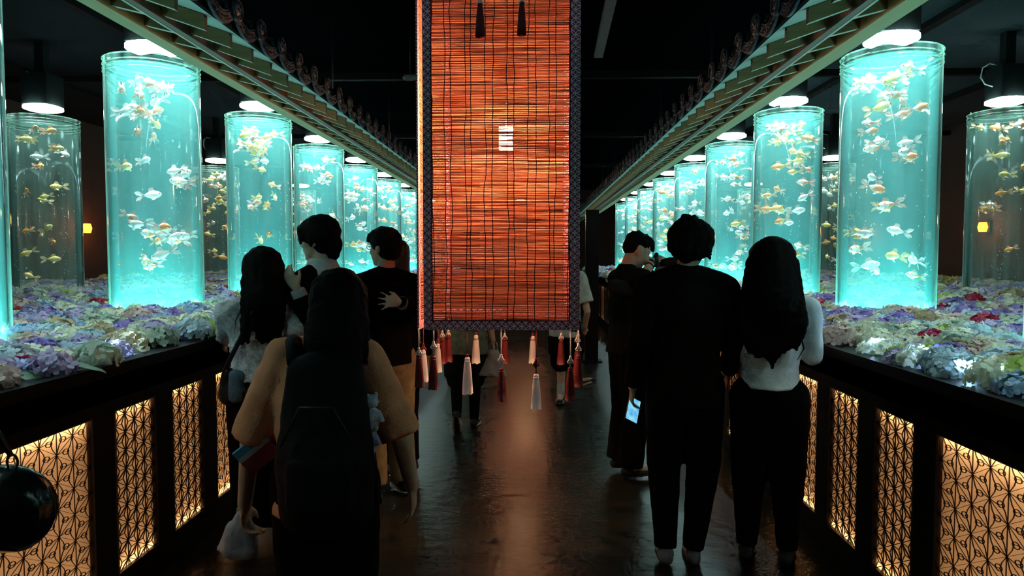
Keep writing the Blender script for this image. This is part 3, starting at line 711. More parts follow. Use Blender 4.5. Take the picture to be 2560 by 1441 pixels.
class Person:
    def __init__(s, label, x, y, rz, H, ov=None, sh=.112, head=(0, 0, 0), hands=None, lean=0, bend=None, voxel=.0085, skin_arm=True, group=None):
        s.H = H; s.o = Vector((x, y, 0)); s.R = Matrix.Rotation(rz, 3, 'Z'); s.right = s.R @ Vector((1, 0, 0)); s.fwd = s.R @ Vector((0, 1, 0))
        up = Vector((0, 0, 1)); h = H
        def W(a, b, c): return s.o + s.R @ Vector((a*h, b*h + lean*max(0, c - .5)*h, c*h))
        s.W = W
        j = {'neck': W(0, 0, .845), 'head': W(0, .012, .928), 'chest': W(0, 0, .72), 'waist': W(0, 0, .60), 'pelvis': W(0, -.005, .515)}
        for q, sg in (('L', -1), ('R', 1)):
            j['sh'+q] = W(sg*sh, 0, .792); j['el'+q] = W(sg*(sh + .030), -.01, .62); j['wr'+q] = W(sg*(sh + .045), .04, .49)
            j['hip'+q] = W(sg*.052, 0, .50); j['kn'+q] = W(sg*.056, .012, .275); j['an'+q] = W(sg*.058, -.012, .045)
        for k_, v_ in (ov or {}).items(): j[k_] = Vector(v_)
        s.j = j; s.HR = s.R @ Euler((head[0], head[1], head[2])).to_matrix()
        hs = h/1.70*.5 + .5; s.hs = hs
        hd = lambda a, b, c: j['head'] + s.HR @ (Vector((a, b, c))*hs)
        s.hd = hd
        p = []
        E = lambda c, r: p.append(_ell(hd(*c), tuple(x_*hs for x_ in r), s.HR))
        E((0, -.004, .022), (.074, .092, .096)); E((0, .030, -.045), (.056, .062, .072)); E((0, .060, -.096), (.026, .026, .022))
        E((0, .075, .02), (.052, .02, .016)); E((0, .088, -.062), (.023, .013, .010)); E((.032, .062, -.028), (.026, .026, .026)); E((-.032, .062, -.028), (.026, .026, .026))
        p.append(_cap(hd(0, .090, .012), .009*hs, hd(0, .107, -.030), .013*hs, s.right)); E((0, .098, -.034), (.017, .013, .009))
        for sg in (-1, 1): E((sg*.077, -.008, -.012), (.009, .021, .033)); E((sg*.082, -.018, .0), (.007, .012, .022))
        p.append(_cap(j['neck'] - up*.02, .056*hs, hd(0, -.018, -.06), .050*hs, s.right))
        p.append(_cap(j['shL'], .040, j['neck'] - up*.02, (.048, .042), s.right)); p.append(_cap(j['shR'], .040, j['neck'] - up*.02, (.048, .042), s.right))
        p.append(_cap(j['chest'], (.125, .085), j['waist'], (.105, .08), s.right)); p.append(_cap(j['waist'], (.105, .08), j['pelvis'], (.13, .095), s.right))
        p.append(_cap(j['shL'], .038, j['chest'], (.09, .06), s.right)); p.append(_cap(j['shR'], .038, j['chest'], (.09, .06), s.right))
        hands = hands or {}
        for q, sg in (('L', -1), ('R', 1)):
            p.append(_cap(j['sh'+q], .046, j['el'+q], .037, s.right)); p.append(_cap(j['el'+q], .037, j['wr'+q], .025, s.right))
            fd = (j['wr'+q] - j['el'+q]).normalized(); hp = hands.get(q, {})
            p += hand_prims(j['wr'+q], hp.get('d', fd + Vector((0, 0, -.1))), hp.get('n', s.right*sg), s.right, hp.get('curl', .32), hp.get('spread', .1), hp.get('side', 1 if sg < 0 else -1), hp.get('s', .96))
            p.append(_cap(j['hip'+q], .082, j['kn'+q], .054, s.right)); p.append(_cap(j['kn'+q], .052, j['an'+q], .036, s.right))
            ft = s.fwd if q not in (bend or {}) else Vector(bend[q]).normalized()
            p.append(_cap(j['an'+q] - up*.005, .036, j['an'+q] + ft*.13 - up*.022, .030, s.right))
        s.ft = {q: (s.fwd if q not in (bend or {}) else Vector(bend[q]).normalized()) for q in 'LR'}
        s.body = blob('person', p, SKIN, s.o, voxel, 2, .45); s.body.location = s.o
        tag(s.body, label, 'person', group)
        mb = MB()
        for sg in (-1, 1): mb.ball(tuple(hd(sg*.030, .076, .004) - s.o), .011*hs, 8, 6)
        link('eyes', mb.mesh('eyes', EYE), s.body)
    def add(s, name, prims, m, **kw):
        return blob(name, prims, m, s.o, parent=s.body, **kw)
    def top(s, m, name='t_shirt', sleeve=.75, loose=.0, hem=.50, collar=True, sl_r=(.062, .066), disp=.012, long=False, cuff=None, dscale=.09):
        j = s.j; h = s.H; p = []; l = loose; rt = s.right; up = Vector((0, 0, 1))
        hemp = lerp(j['pelvis'], j['waist'], 0) ; hemp = Vector((j['pelvis'].x, j['pelvis'].y, hem*h))
        for q in 'LR': p.append(_cap(j['sh'+q] + up*.004, (.056 + l*.3, .060 + l*.3), j['neck'] - up*.028, (.070, .064), rt))
        p.append(_cap(lerp(j['shL'], j['shR'], .5) - up*.055, (.138 + l, .090 + l*.6), j['chest'] - up*.06, (.150 + l, .108 + l), rt))
        for q in 'LR': p.append(_cap(j['sh'+q] - up*.01, .052 + l*.3, j['chest'] - up*.02, (.130 + l, .100 + l), rt))
        p.append(_cap(j['chest'] - up*.02, (.152 + l, .110 + l), j['waist'], (.138 + l, .102 + l), rt))
        p.append(_cap(j['waist'] + up*.03, (.138 + l, .102 + l), hemp, (.152 + l, .120 + l), rt, flat=True))
        for q in 'LR':
            e = lerp(j['sh'+q], j['el'+q], sleeve) if sleeve <= 1 else lerp(j['el'+q], j['wr'+q], sleeve - 1)
            if sleeve <= 1:
                p.append(_cap(j['sh'+q], (sl_r[0], sl_r[0]), e, (sl_r[1], sl_r[1]), rt, flat=True)); p.append(_ell(j['sh'+q], (sl_r[0]*.98,)*3))
            else:
                p.append(_cap(j['sh'+q], sl_r[0], j['el'+q], sl_r[1]*.9, rt)); p.append(_cap(j['el'+q], sl_r[1]*.9, lerp(j['el'+q], e, .9), sl_r[1]*.68, rt)); p.append(_cap(lerp(j['el'+q], e, .8), sl_r[1]*.72, e, sl_r[1]*.66, rt, flat=True))
        if collar: p.append(_cap(j['neck'] - up*.03, (.074, .068), j['neck'] + up*.022, (.064, .060), rt, flat=True))
        return s.add(name, p, m, disp=disp, dscale=dscale, voxel=.010, smooth=3)
    def cuffs(s, m, which, t0=.82, t1=1.0, r=.040, name='cuff'):
        for q in which: s.add(name, [_cap(lerp(s.j['el'+q], s.j['wr'+q], t0), r, lerp(s.j['el'+q], s.j['wr'+q], t1), r*.92, s.right, flat=True)], m, voxel=.008, smooth=2)
    def trousers(s, m, wide=.0, end=1.0, name='trousers', disp=.008, flare=1.3):
        j = s.j; p = []; rt = s.right; up = Vector((0, 0, 1))
        p.append(_cap(j['waist'] - up*.03, (.132, .098), j['pelvis'], (.158, .122), rt)); p.append(_cap(j['pelvis'], (.155, .120), lerp(j['hipL'], j['hipR'], .5) - up*.03, (.13, .105), rt))
        for q in 'LR':
            kn = j['kn'+q]; an = j['an'+q] + up*.015
            p.append(_cap(j['hip'+q] + up*.03, .098 + wide*.5, kn, .066 + wide, rt))
            if end > .55: p.append(_cap(kn, .064 + wide, lerp(kn, an, (end - .5)*2), .052 + wide*flare, rt, flat=True)); p.append(_ell(kn, (.065 + wide,)*3))
            else: p.append(_cap(lerp(j['hip'+q], kn, .3), .098 + wide, lerp(j['hip'+q], kn, end*2), .088 + wide, rt, flat=True))
        return s.add(name, p, m, disp=disp, voxel=.011, smooth=3)
    def shoes(s, upper, sole, which='LR', lift=None):
        for q in which:
            a = s.j['an'+q]; ft = s.ft[q]; up = Vector((0, 0, 1)); side = ft.cross(up).normalized(); nv = side.cross(ft).normalized()
            b = a - nv*.040; p = [_cap(b - ft*.035 + nv*.018, (.036, .034), b + ft*.06 + nv*.014, (.040, .030), side), _cap(b + ft*.06 + nv*.012, (.041, .030), b + ft*.165 + nv*.006, (.036, .022), side), _cap(b - ft*.02 + nv*.03, .036, a + nv*.015, .040, side, flat=True)]
            sh = s.add('shoe', p, upper, voxel=.008, smooth=2)
            v = []
            for zz in (-.004, .016):
                for k in range(20):
                    t = 2*math.pi*k/20; L_ = .065 + .118*(math.cos(t)); wd = (.047 if math.cos(t) > 0 else .040)*math.sin(t); v.append(b + ft*L_ + side*wd + nv*(zz - .006) - s.o)
            mb = MB().add(v, [tuple(range(19, -1, -1)), tuple(range(20, 40))] + [(k, (k+1) % 20, 20+(k+1) % 20, 20+k) for k in range(20)])
            so = mb.build('sole', sole, sh)
    def hair(s, items, m=None, disp=.012, wisps=None, dscale=.025):
        """items in head frame: ('e', centre, radii) or ('c', p0, r0, p1, r1)"""
        p = []
        for it in items:
            if it[0] == 'e': p.append(_ell(s.hd(*it[1]), tuple(x*s.hs for x in it[2]), s.HR))
            elif it[0] == 'c': p.append(_cap(s.hd(*it[1]), it[2], s.hd(*it[3]), it[4], s.HR @ Vector((1, 0, 0))))
        h = s.add('hair', p, m or HAIR, voxel=.0085, smooth=2, disp=disp, dscale=dscale)
        if wisps:
            mb = MB()
            for pts, r in wisps:
                q = [s.hd(*a) - s.o for a in pts]; mb.tube(q, [r*(1 - .8*i/(len(q)-1)) for i in range(len(q))], 5)
            st = link('strands', mb.mesh('strands', m or HAIR), h); st['kind'] = 'stuff'
        return h
HAIR = mat('black_hair', (.003, .0025, .0025), (.005, .004, .0035), 90, .7, stretch=(3, 3, .3), spec=.08)
def cloth(name, c, rough=.9, b=.3, sc_=90, c1=None): return mat(name, c, c1, sc_, rough, bump=b, bscale=220, spec=.06)
BLACK_C = cloth('black_cloth', (.003, .003, .0033)); DARK_C = cloth('charcoal_cloth', (.005, .0045, .005)); WHITE_S = mat('white_rubber', (.6, .6, .58), rough=.5)
BLACK_S = mat('black_canvas', (.008, .008, .008), rough=.7)
def gx(px, d): return P(px, 640, d).x
rngp = random.Random(77)
def crown(n, zmin, zmax, rad, ln, back=True):
    out = []
    for i in range(n):
        a = rngp.uniform(0, 6.28); q = rngp.uniform(zmin, zmax); r = rad*math.cos(q)
        c = (r*math.cos(a)*.80, r*math.sin(a) - .004, .022 + rad*1.05*math.sin(q)); e = (c[0]*1.10, c[1]*1.10 - .004, c[2] - ln)
        out.append(('c', c, .016, e, .007))
    return out
SHORT = [('e', (0, -.014, .045), (.086, .100, .088)), ('e', (0, -.040, .0), (.082, .074, .085))]

# 1 — foreground woman seen from behind, tan tee and big backpack
d = 2.25; x0 = gx(806, d)
ov = {'elR': P(1003, 1092, d - .02), 'wrR': P(1030, 1215, d + .06), 'elL': P(628, 1095, d), 'wrL': P(612, 1262, d + .05), 'head': P(853, 772, d + .05), 'neck': P(842, 858, d + .01)}
w1 = Person('person walking away in a tan short-sleeved tee with a dark backpack and black hair', x0, d, .05, 1.53, ov, sh=.090, head=(-.18, 0, .05), hands={'R': {'d': Vector((.03, .12, -1)), 'n': Vector((1, 0, 0)), 'curl': .30}, 'L': {'d': Vector((-.02, .1, -1)), 'n': Vector((-1, 0, 0)), 'curl': .95}}, lean=.02)
w1.top(mat('tan_cotton', (.86, .33, .18), (.76, .27, .14), 14, .9, bump=.3, bscale=160, spec=.1), loose=.020, hem=.455, sleeve=1.0, sl_r=(.062, .074), disp=.020, dscale=.10, collar=True)
w1.trousers(BLACK_C, wide=.02); w1.shoes(BLACK_S, BLACK_S)
items = SHORT + [('e', (0, -.02, .035), (.100, .108, .098)), ('c', (0, -.06, .04), .095, (0, -.085, -.13), .098), ('c', (-.05, -.04, 0), .05, (-.075, -.045, -.165), .026), ('c', (.05, -.04, 0), .05, (.085, -.045, -.165), .026), ('c', (0, -.08, -.1), .05, (.01, -.085, -.19), .03)]
for i in range(16):
    a = -.09 + .18*i/15; items.append(('c', (a, -.075 + .3*a*a, -.05), .018, (a*1.18, -.085, -.17 - .035*rngp.random()), .008))
w1.hair(items, disp=.014)
# backpack on her back (a thing of its own)
NAVY = mat('dark_navy_nylon', (.0045, .007, .010), (.003, .0042, .006), 12, .7, bump=.25, bscale=60, spec=.12)
cb = P(808, 1085, d - .16); e = empty('backpack', (cb.x, cb.y, cb.z), .05, label='large dark navy backpack worn by the person in the tan tee', cat='backpack')
def bag_mesh(name, prims, m, parent, voxel=.010, disp=.012, smooth=4):
    o = blob(name, prims, m, (0, 0, 0), voxel, smooth, .5, disp, .08, parent); return o
X = Vector((1, 0, 0))
bag_mesh('body', [_cap((0, .02, -.27), (.150, .075), (0, .02, -.08), (.158, .085), X), _cap((0, .02, -.08), (.158, .085), (0, .04, .20), (.125, .06), X), _ell((0, -.01, -.1), (.13, .07, .17))], NAVY, e)
bag_mesh('front_pocket', [_cap((0, -.055, -.22), (.105, .025), (0, -.055, -.08), (.105, .03), X)], NAVY, e, .008, .006)
for sg in (-1, 1):
    q = w1.j['shL' if sg < 0 else 'shR']; lo = q - cb
    MB().tube([(sg*.10, .03, .22), (lo.x*.72, lo.y - .02, lo.z + .055), (lo.x*.76, lo.y + .10, lo.z + .03), (lo.x*.80, lo.y + .17, lo.z - .10), (lo.x*.95, lo.y + .13, -.12), (sg*.16, .06, -.24)], [.02, .026, .026, .024, .016, .012], 8).build('strap', NAVY, e)
MB().tube([(-.03, .03, .24), (-.02, .02, .285), (.02, .02, .285), (.03, .03, .24)], .008, 6).build('grab_handle', NAVY, e)
MB().tube([(-.11, -.07, -.02), (-.05, -.078, .10), (.05, -.078, .10), (.11, -.07, -.02)], .004, 5).build('zip', M['metal_dark'], e)
# two plush charms on the right edge of the backpack
for nm, (px, py), cc, lab in (('top', (926, 1032), (.62, .60, .72), 'white plush charm, the upper of two on the backpack edge'), ('low', (918, 1090), (.38, .42, .80), 'pale blue plush charm, the lower of two on the backpack edge')):
    q = P(px, py, d - .10); h = empty('plush_charm', q, label=lab, cat='plush toy', group='plush charms on the backpack'); h.scale = (1.3, 1.3, 1.3)
    m_ = mat('plush_' + nm, cc, tuple(z*.85 for z in cc), 60, 1, bump=.5, bscale=200, sheen=.5)
    bag_mesh('body', [_ell((0, 0, -.01), (.022, .018, .028)), _ell((-.012, 0, -.035), (.009, .010, .014)), _ell((.012, 0, -.035), (.009, .010, .014)), _cap((-.02, 0, .0), .008, (-.032, -.004, -.018), .007, X), _cap((.02, 0, .0), .008, (.030, -.004, -.018), .007, X)], m_, h, .005, 0, 2)
    bag_mesh('head', [_ell((0, 0, .027), (.021, .019, .018)), _ell((-.014, 0, .044), (.007, .006, .010)), _ell((.014, 0, .044), (.007, .006, .010))], m_, h, .005, 0, 2)
    MB().tube([(0, 0, .04), (-.03, .0, .06), (-.055, .02, .07)], .002, 5).build('cord', M['cord_dark'], h)
# printed pouch swinging at her left side
q = P(642, 1132, d - .05); h = empty('printed_pouch', q, label='small blue, white and red pouch swinging at the left side of the backpack', cat='pouch'); h.rotation_euler = (.1, math.radians(-38), .3); h.scale = (1.2, 1.2, 1.2)
for nm, z0, z1, cc in (('blue_panel', .018, .04, (.10, .36, .62)), ('white_panel', .004, .018, (.62, .60, .58)), ('red_panel', -.042, .004, (.40, .05, .07))):
    MB().box((-.048, -.006, z0), (.048, .006, z1)).build(nm, mat('pouch_' + nm, cc, rough=.6), h)
MB().tube([(.03, 0, .04), (.05, 0, .07), (.075, .02, .075)], .003, 5).build('cord', M['cord_dark'], h)
# white plastic bag in her left hand
q = P(606, 1278, d + .06); h = empty('plastic_bag', q, label='crumpled white plastic bag hanging from the left hand of the tan-tee person', cat='bag')
PLASTIC = mat('thin_white_plastic', (.55, .55, .62), (.48, .48, .56), 18, .35, bump=.4, bscale=30, transl=.3)
bag_mesh('body', [_cap((0, 0, -.005), (.018, .014), (-.01, 0, -.07), (.050, .030), X), _cap((-.01, 0, -.06), (.05, .03), (-.015, 0, -.135), (.070, .042), X), _cap((-.05, 0, -.10), .02, (-.085, 0, -.135), .012, X)], PLASTIC, h, .007, .024, 2)
for sg in (-1, 1): MB().tube([(sg*.02, 0, -.03), (sg*.014, 0, .01), (sg*.004, .0, .022), (-sg*.004, 0, .01)], .005, 6).build('handle', PLASTIC, h)

# 2 — woman in a fluffy pale sweater at the left counter
d = 3.6; x0 = gx(655, d)
w2 = Person('person in a fluffy pale grey sweater with long dark hair leaning at the left counter', x0, d, .42, 1.58, {'elL': P(572, 812, d), 'wrL': P(560, 850, d + .22), 'elR': P(738, 822, d - .02), 'wrR': P(700, 840, d + .22)}, sh=.110, head=(-.05, 0, .1))
w2.top(mat('fluffy_mohair', (.92, .84, .86), (.60, .54, .57), 55, 1, bump=.9, bscale=130, sheen=.6, spec=.05), name='sweater', sleeve=1.9, loose=.022, hem=.56, sl_r=(.072, .066), disp=.022, dscale=.03)
w2.trousers(BLACK_C, wide=.03); w2.shoes(BLACK_S, BLACK_S)
items = SHORT + [('e', (0, -.015, .035), (.108, .112, .098)), ('c', (0, -.05, .03), .108, (0, -.105, -.16), .110)]
for i in range(15):
    a = -.105 + .21*i/14; items.append(('c', (a*.9, -.09 + 1.2*a*a, -.04), .026, (a*1.0 - .03, -.165 + rngp.uniform(-.01, .01), -.30 - .10*rngp.random()), .010))
for sg in (-1, 1): items.append(('c', (sg*.075, .02, .03), .028, (sg*.09, -.02, -.16), .022))
w2.hair(items, disp=.014, wisps=[(((-.08, -.03, -.12), (-.13, -.06, -.20), (-.17, -.05, -.22)), .004), (((-.09, -.05, -.16), (-.15, -.08, -.26), (-.16, -.08, -.34)), .004), (((.07, -.08, -.2), (.10, -.12, -.30), (.085, -.13, -.38)), .006), (((.05, -.09, -.22), (.065, -.13, -.33), (.09, -.13, -.40)), .006)])
q = P(585, 960, d - .12); h = empty('shoulder_bag', q, label='black crossbody bag with a blue-grey cloth on the hip of the fluffy-sweater person', cat='bag')
bag_mesh('body', [_cap((-.04, 0, -.07), (.055, .04), (.03, 0, -.02), (.06, .045), X), _cap((-.06, 0, -.05), .035, (-.03, 0, .06), .03, X)], mat('black_leather', (.008, .008, .009), rough=.35), h)
bag_mesh('cloth', [_cap((.02, -.03, -.07), (.035, .03), (.03, -.03, .05), (.045, .03), X)], cloth('blue_grey_cloth', (.12, .17, .22)), h)
sh_ = P(655, 740, d - .14) - q; MB().tube([(-.045, -.01, .07), (.02, -.045, .17), lerp((.02, -.045, .17), sh_, .5), sh_ + Vector((0, -.02, .0)), P(690, 700, d + .02) - q], [.013]*5, 6).build('strap', BLACK_S, h)

# 3 — man with black hair and white collar, in profile
d = 3.78; x0 = gx(806, d)
w3 = Person('person in a black sweater with white collar, in profile, raising one hand', x0, d, 1.10, 1.765, {'elL': P(778, 800, d - .19), 'wrL': P(742, 722, d - .24), 'elR': P(850, 820, d + .12), 'wrR': P(800, 850, d + .25)}, head=(.02, 0, .22), hands={'L': {'d': Vector((-.5, .0, .8)), 'n': Vector((-.3, -.8, .2)), 'curl': .4}})
w3.top(BLACK_C, name='sweater', sleeve=1.78, loose=.012, hem=.52, sl_r=(.068, .062), collar=False)
w3.cuffs(mat('pale_blue_shirt', (.45, .50, .56), rough=.9), 'L', .72, .98, .042)
nk = w3.j['neck']; w3.add('collar', [_cap(nk - Vector((0, 0, .050)), (.135, .105), nk + Vector((0, 0, .045)), (.074, .074), w3.right, flat=True)], mat('white_shirt', (.62, .60, .62), rough=.9), voxel=.008)
w3.trousers(BLACK_C, wide=.01); w3.shoes(BLACK_S, BLACK_S)
w3.hair(SHORT + [('e', (0, -.012, .045), (.100, .112, .100)), ('e', (0, .03, .065), (.083, .075, .062)), ('c', (-.03, .095, .06), .026, (-.03, .100, .012), .014), ('c', (.02, .095, .06), .028, (.03, .100, .010), .014), ('c', (-.06, .07, .05), .028, (-.07, .065, .0), .014), ('c', (.06, .07, .05), .028, (.072, .065, .0), .014), ('c', (0, -.085, -.02), .055, (0, -.085, -.075), .036)] + crown(26, -.1, 1.2, .104, .05), disp=.012)
gl = MB()
for sg in (-1, 1): gl.tube([w3.hd(sg*.032 + .024*math.cos(t), .098, .006 + .019*math.sin(t)) - w3.o for t in [6.283*k/14 for k in range(14)]], .0022, 5, closed=True).tube([w3.hd(sg*.056, .098, .01) - w3.o, w3.hd(sg*.08, .0, .006) - w3.o], .002, 5)
link('glasses', gl.mesh('glasses', BLACK_S), w3.body)

# 4 — man with glasses, black jacket and khaki trousers, one hand behind his back
d = 4.32; x0 = gx(965, d)
w4 = Person('person in a black jacket and khaki trousers with one hand held behind the back', x0, d, .62, 1.725, {'elR': P(1030, 768, d - .10), 'wrR': P(1003, 757, d - .20), 'wrL': P(905, 800, d + .2)}, sh=.115, head=(.05, 0, .45), hands={'R': {'d': Vector((-1, .05, .06)), 'n': Vector((0, -1, .15)), 'curl': .16, 'spread': .55, 'side': 1, 's': 1.0}})
w4.top(BLACK_C, name='jacket', sleeve=1.85, loose=.024, hem=.50, sl_r=(.074, .068), collar=True)
w4.cuffs(cloth('grey_cuff', (.20, .21, .20)), 'R', .80, 1.0, .046)
w4.trousers(cloth('khaki_cotton', (.22, .19, .11), sc_=20), wide=.025); w4.shoes(BLACK_S, WHITE_S)
w4.hair(SHORT + [('e', (0, -.012, .045), (.094, .108, .092)), ('e', (0, .04, .075), (.078, .062, .05)), ('c', (-.04, .085, .07), .026, (-.05, .095, .04), .014), ('c', (.04, .085, .07), .026, (.05, .095, .04), .014)] + crown(20, .1, 1.3, .104, .03), disp=.009)
gl = MB()
for sg in (-1, 1): gl.tube([w4.hd(sg*.032 + .024*math.cos(t), .100, .004 + .019*math.sin(t)) - w4.o for t in [6.283*k/14 for k in range(14)]], .002, 5, closed=True).tube([w4.hd(sg*.056, .100, .008) - w4.o, w4.hd(sg*.08, .0, .004) - w4.o], .002, 5)
link('glasses', gl.mesh('glasses', M['metal_dark']), w4.body)

# 5 — companion almost hidden behind him
d = 4.78; x0 = gx(992, d)
w5 = Person('person with dark hair mostly hidden behind the one in the black jacket', x0, d, .55, 1.665, sh=.105, voxel=.010)
w5.top(DARK_C, name='coat', sleeve=1.9, loose=.01, hem=.42, sl_r=(.066, .06)); w5.trousers(BLACK_C); w5.shoes(BLACK_S, BLACK_S)
w5.hair(SHORT + [('c', (0, -.05, .04), .082, (0, -.075, -.13), .07)] + crown(12, 0, 1.2, .1, .05), m=mat('dark_brown_hair', (.018, .009, .006), rough=.5))

# 6 — man at the right in a dark jacket, phone in hand
d = 3.45; x0 = gx(1716, d)
w6 = Person('tall person seen from behind in a dark jacket holding a lit phone', x0, d, -.10, 1.755, {'elL': P(1603, 862, d - .02), 'wrL': P(1582, 968, d + .10), 'elR': P(1836, 862, d), 'wrR': P(1822, 930, d + .14), 'anL': Vector((gx(1672, d - .1), d - .1, .085)), 'anR': Vector((gx(1742, d - .02), d - .02, .05)), 'head': P(1727, 612, d + .02)}, sh=.110, head=(-.05, .06, -.35), hands={'L': {'d': Vector((-.05, .25, -.9)), 'n': Vector((-1, 0, 0)), 'curl': .55}})
w6.top(cloth('dark_brown_wool', (.006, .0042, .0042), sc_=200, c1=(.009, .006, .0055)), name='jacket', sleeve=1.92, loose=.034, hem=.455, sl_r=(.068, .072), disp=.014)
w6.trousers(BLACK_C, wide=.022, flare=.1); w6.shoes(mat('grey_canvas', (.14, .13, .15), rough=.9), BLACK_S)
w6.hair([('e', (0, -.012, .036), (.118, .118, .098)), ('e', (0, -.030, .0), (.110, .098, .090)), ('c', (0, -.070, -.02), .060, (0, -.072, -.050), .048)] + crown(44, -.35, 1.2, .118, .05), disp=.016)
q = P(1582, 1026, d + .12); h = empty('smartphone', q, label='smartphone with a glowing blue screen in the hand of the dark-jacket person', cat='phone'); h.rotation_euler = (math.radians(-42), math.radians(28), math.radians(8))
ph = MB(); ph.box((-.036, -.004, -.075), (.036, .004, .075)).build('case', BLACK_S, h)
def screen_mat():
    m, nt, N, L = new_mat('phone_screen'); N.clear(); out = N.new('ShaderNodeOutputMaterial'); em = N.new('ShaderNodeEmission'); tc = N.new('ShaderNodeTexCoord'); vo = N.new('ShaderNodeTexVoronoi'); vo.inputs['Scale'].default_value = 34
    cr = N.new('ShaderNodeValToRGB'); cr.color_ramp.elements[0].color = (.04, .30, .75, 1); cr.color_ramp.elements[1].color = (.30, .75, .80, 1); L.new(tc.outputs['Object'], vo.inputs['Vector']); L.new(vo.outputs['Distance'], cr.inputs[0]); L.new(cr.outputs[0], em.inputs[0]); em.inputs[1].default_value = 1.1; L.new(em.outputs[0], out.inputs[0]); return m
MB().box((-.033, -.0052, -.07), (.033, -.0041, .07)).build('screen', screen_mat(), h)

# 7 — woman with very long black hair and white top, elbow on the right counter
d = 3.42; x0 = gx(1930, d)
w7 = Person('person with waist-length black hair in a white top resting an elbow on the right counter', x0, d, -.30, 1.635, {'elR': P(2032, 892, d - .04), 'wrR': P(2005, 862, d + .20), 'elL': P(1855, 870, d + .02), 'wrL': P(1850, 930, d + .2)}, sh=.106, head=(-.03, 0, 0))
w7.top(mat('white_ribbed_cotton', (.92, .89, .92), (.85, .82, .86), 12, .9, bump=.25, bscale=60, spec=.1), name='white_top', sleeve=1.75, loose=-.006, hem=.545, sl_r=(.062, .054), disp=.014)
w7.trousers(BLACK_C, wide=.022, flare=-.1); w7.shoes(BLACK_S, BLACK_S)
items = [('e', (0, -.012, .036), (.116, .116, .092)), ('c', (0, -.05, .02), .112, (0, -.120, -.20), .130)]
for i in range(24):
    a = -.135 + .27*i/23; items.append(('c', (a*.70, -.10 + 1.5*a*a, .0), .030, (a, -.165 + rngp.uniform(-.01, .01), -.30), .030)); items.append(('c', (a, -.165, -.30), .030, (a*.92 + .01, -.165, -.37 - .08*rngp.random() - .07*(1 - abs(a)/.135)), .009))
for sg in (-1, 1): items.append(('c', (sg*.07, .02, .05), .034, (sg*.105, -.02, -.20), .03))
w7.hair(items, disp=.010, wisps=[(((.10, -.06, -.18), (.15, -.07, -.26), (.17, -.06, -.30), (.14, -.08, -.36)), .004), (((.10, -.07, -.2), (.165, -.07, -.28), (.15, -.08, -.36)), .004), (((.12, -.08, -.3), (.15, -.10, -.42), (.12, -.10, -.48)), .006), (((-.11, -.05, -.2), (-.14, -.06, -.26), (-.155, -.05, -.28)), .003)])

# 8 — man photographing with a camera
d = 4.8; x0 = gx(1572, d)
w8 = Person('person in a black tee taking a photo with a camera at the right counter', x0, d, -1.30, 1.735, {'elR': P(1608, 694, d - .14), 'wrR': P(1631, 652, d + .02), 'elL': P(1640, 705, d + .20), 'wrL': P(1640, 690, d + .08), 'head': P(1592, 626, d + .01), 'neck': P(1567, 668, d)}, head=(-.42, 0, .02), hands={'R': {'d': Vector((.8, .25, .30)), 'n': Vector((-.2, -.4, .9)), 'curl': .75}, 'L': {'d': Vector((.45, -.15, .8)), 'n': Vector((-.1, 1, 0)), 'curl': .30, 'side': -1}})
w8.top(cloth('black_green_tee', (.008, .012, .009)), sleeve=.92, loose=.030, hem=.50, sl_r=(.080, .088), disp=.016)
w8.trousers(BLACK_C, wide=.03); w8.shoes(BLACK_S, BLACK_S)
for t in (.60, .80): w8.cuffs(BLACK_S, 'R', t, t + .09, .036, 'wristband')
w8.hair([('e', (0, -.014, .050), (.080, .096, .078)), ('e', (0, -.05, .01), (.076, .058, .065)), ('e', (0, .045, .085), (.068, .055, .038)), ('c', (0, .085, .075), .028, (0, .108, .05), .016)] + crown(14, .35, 1.3, .102, .015), disp=.007)
q = P(1652, 656, d + .03); h = empty('camera', q, -.05, label='black camera with a long lens held up by the person in the black tee', cat='camera')
bag_mesh('camera_body', [_cap((-.035, .0, -.035), (.04, .028), (-.035, 0, .025), (.04, .026), Vector((0, 1, 0)), True), _cap((-.035, 0, .03), .022, (-.03, 0, .055), .016, X)], BLACK_S, h, .006, 0, 2)
MB().tube([(0, 0, 0), (.05, 0, 0), (.052, 0, 0), (.10, 0, .002), (.102, 0, .002), (.145, 0, .004)], [.030, .030, .034, .034, .038, .038], 16).build('lens', BLACK_S, h)
MB().lathe([(.034, 0), (.034, .004)], 16).build('lens_glass', M['metal_dark'], h, (.147, 0, .004), (0, math.pi/2, 0))
q = P(1560, 712, d - .17); h = empty('sling_bag', q, label='dark grey sling bag worn on the back of the person with the camera', cat='bag')
bag_mesh('body', [_cap((-.07, 0, -.01), (.05, .045), (.10, 0, -.035), (.05, .04), Vector((0, 0, 1)))], cloth('grey_nylon', (.035, .04, .04)), h)
sl_ = w8.j['shL'] - q; MB().tube([(.12, .01, -.02), lerp((.12, .02, -.02), sl_, .5) + Vector((.02, -.05, 0)), sl_ + Vector((0, -.01, .085)), sl_ + Vector((.10, .02, .02)), sl_ + Vector((.14, -.05, -.16))], .012, 6).build('strap', BLACK_S, h)

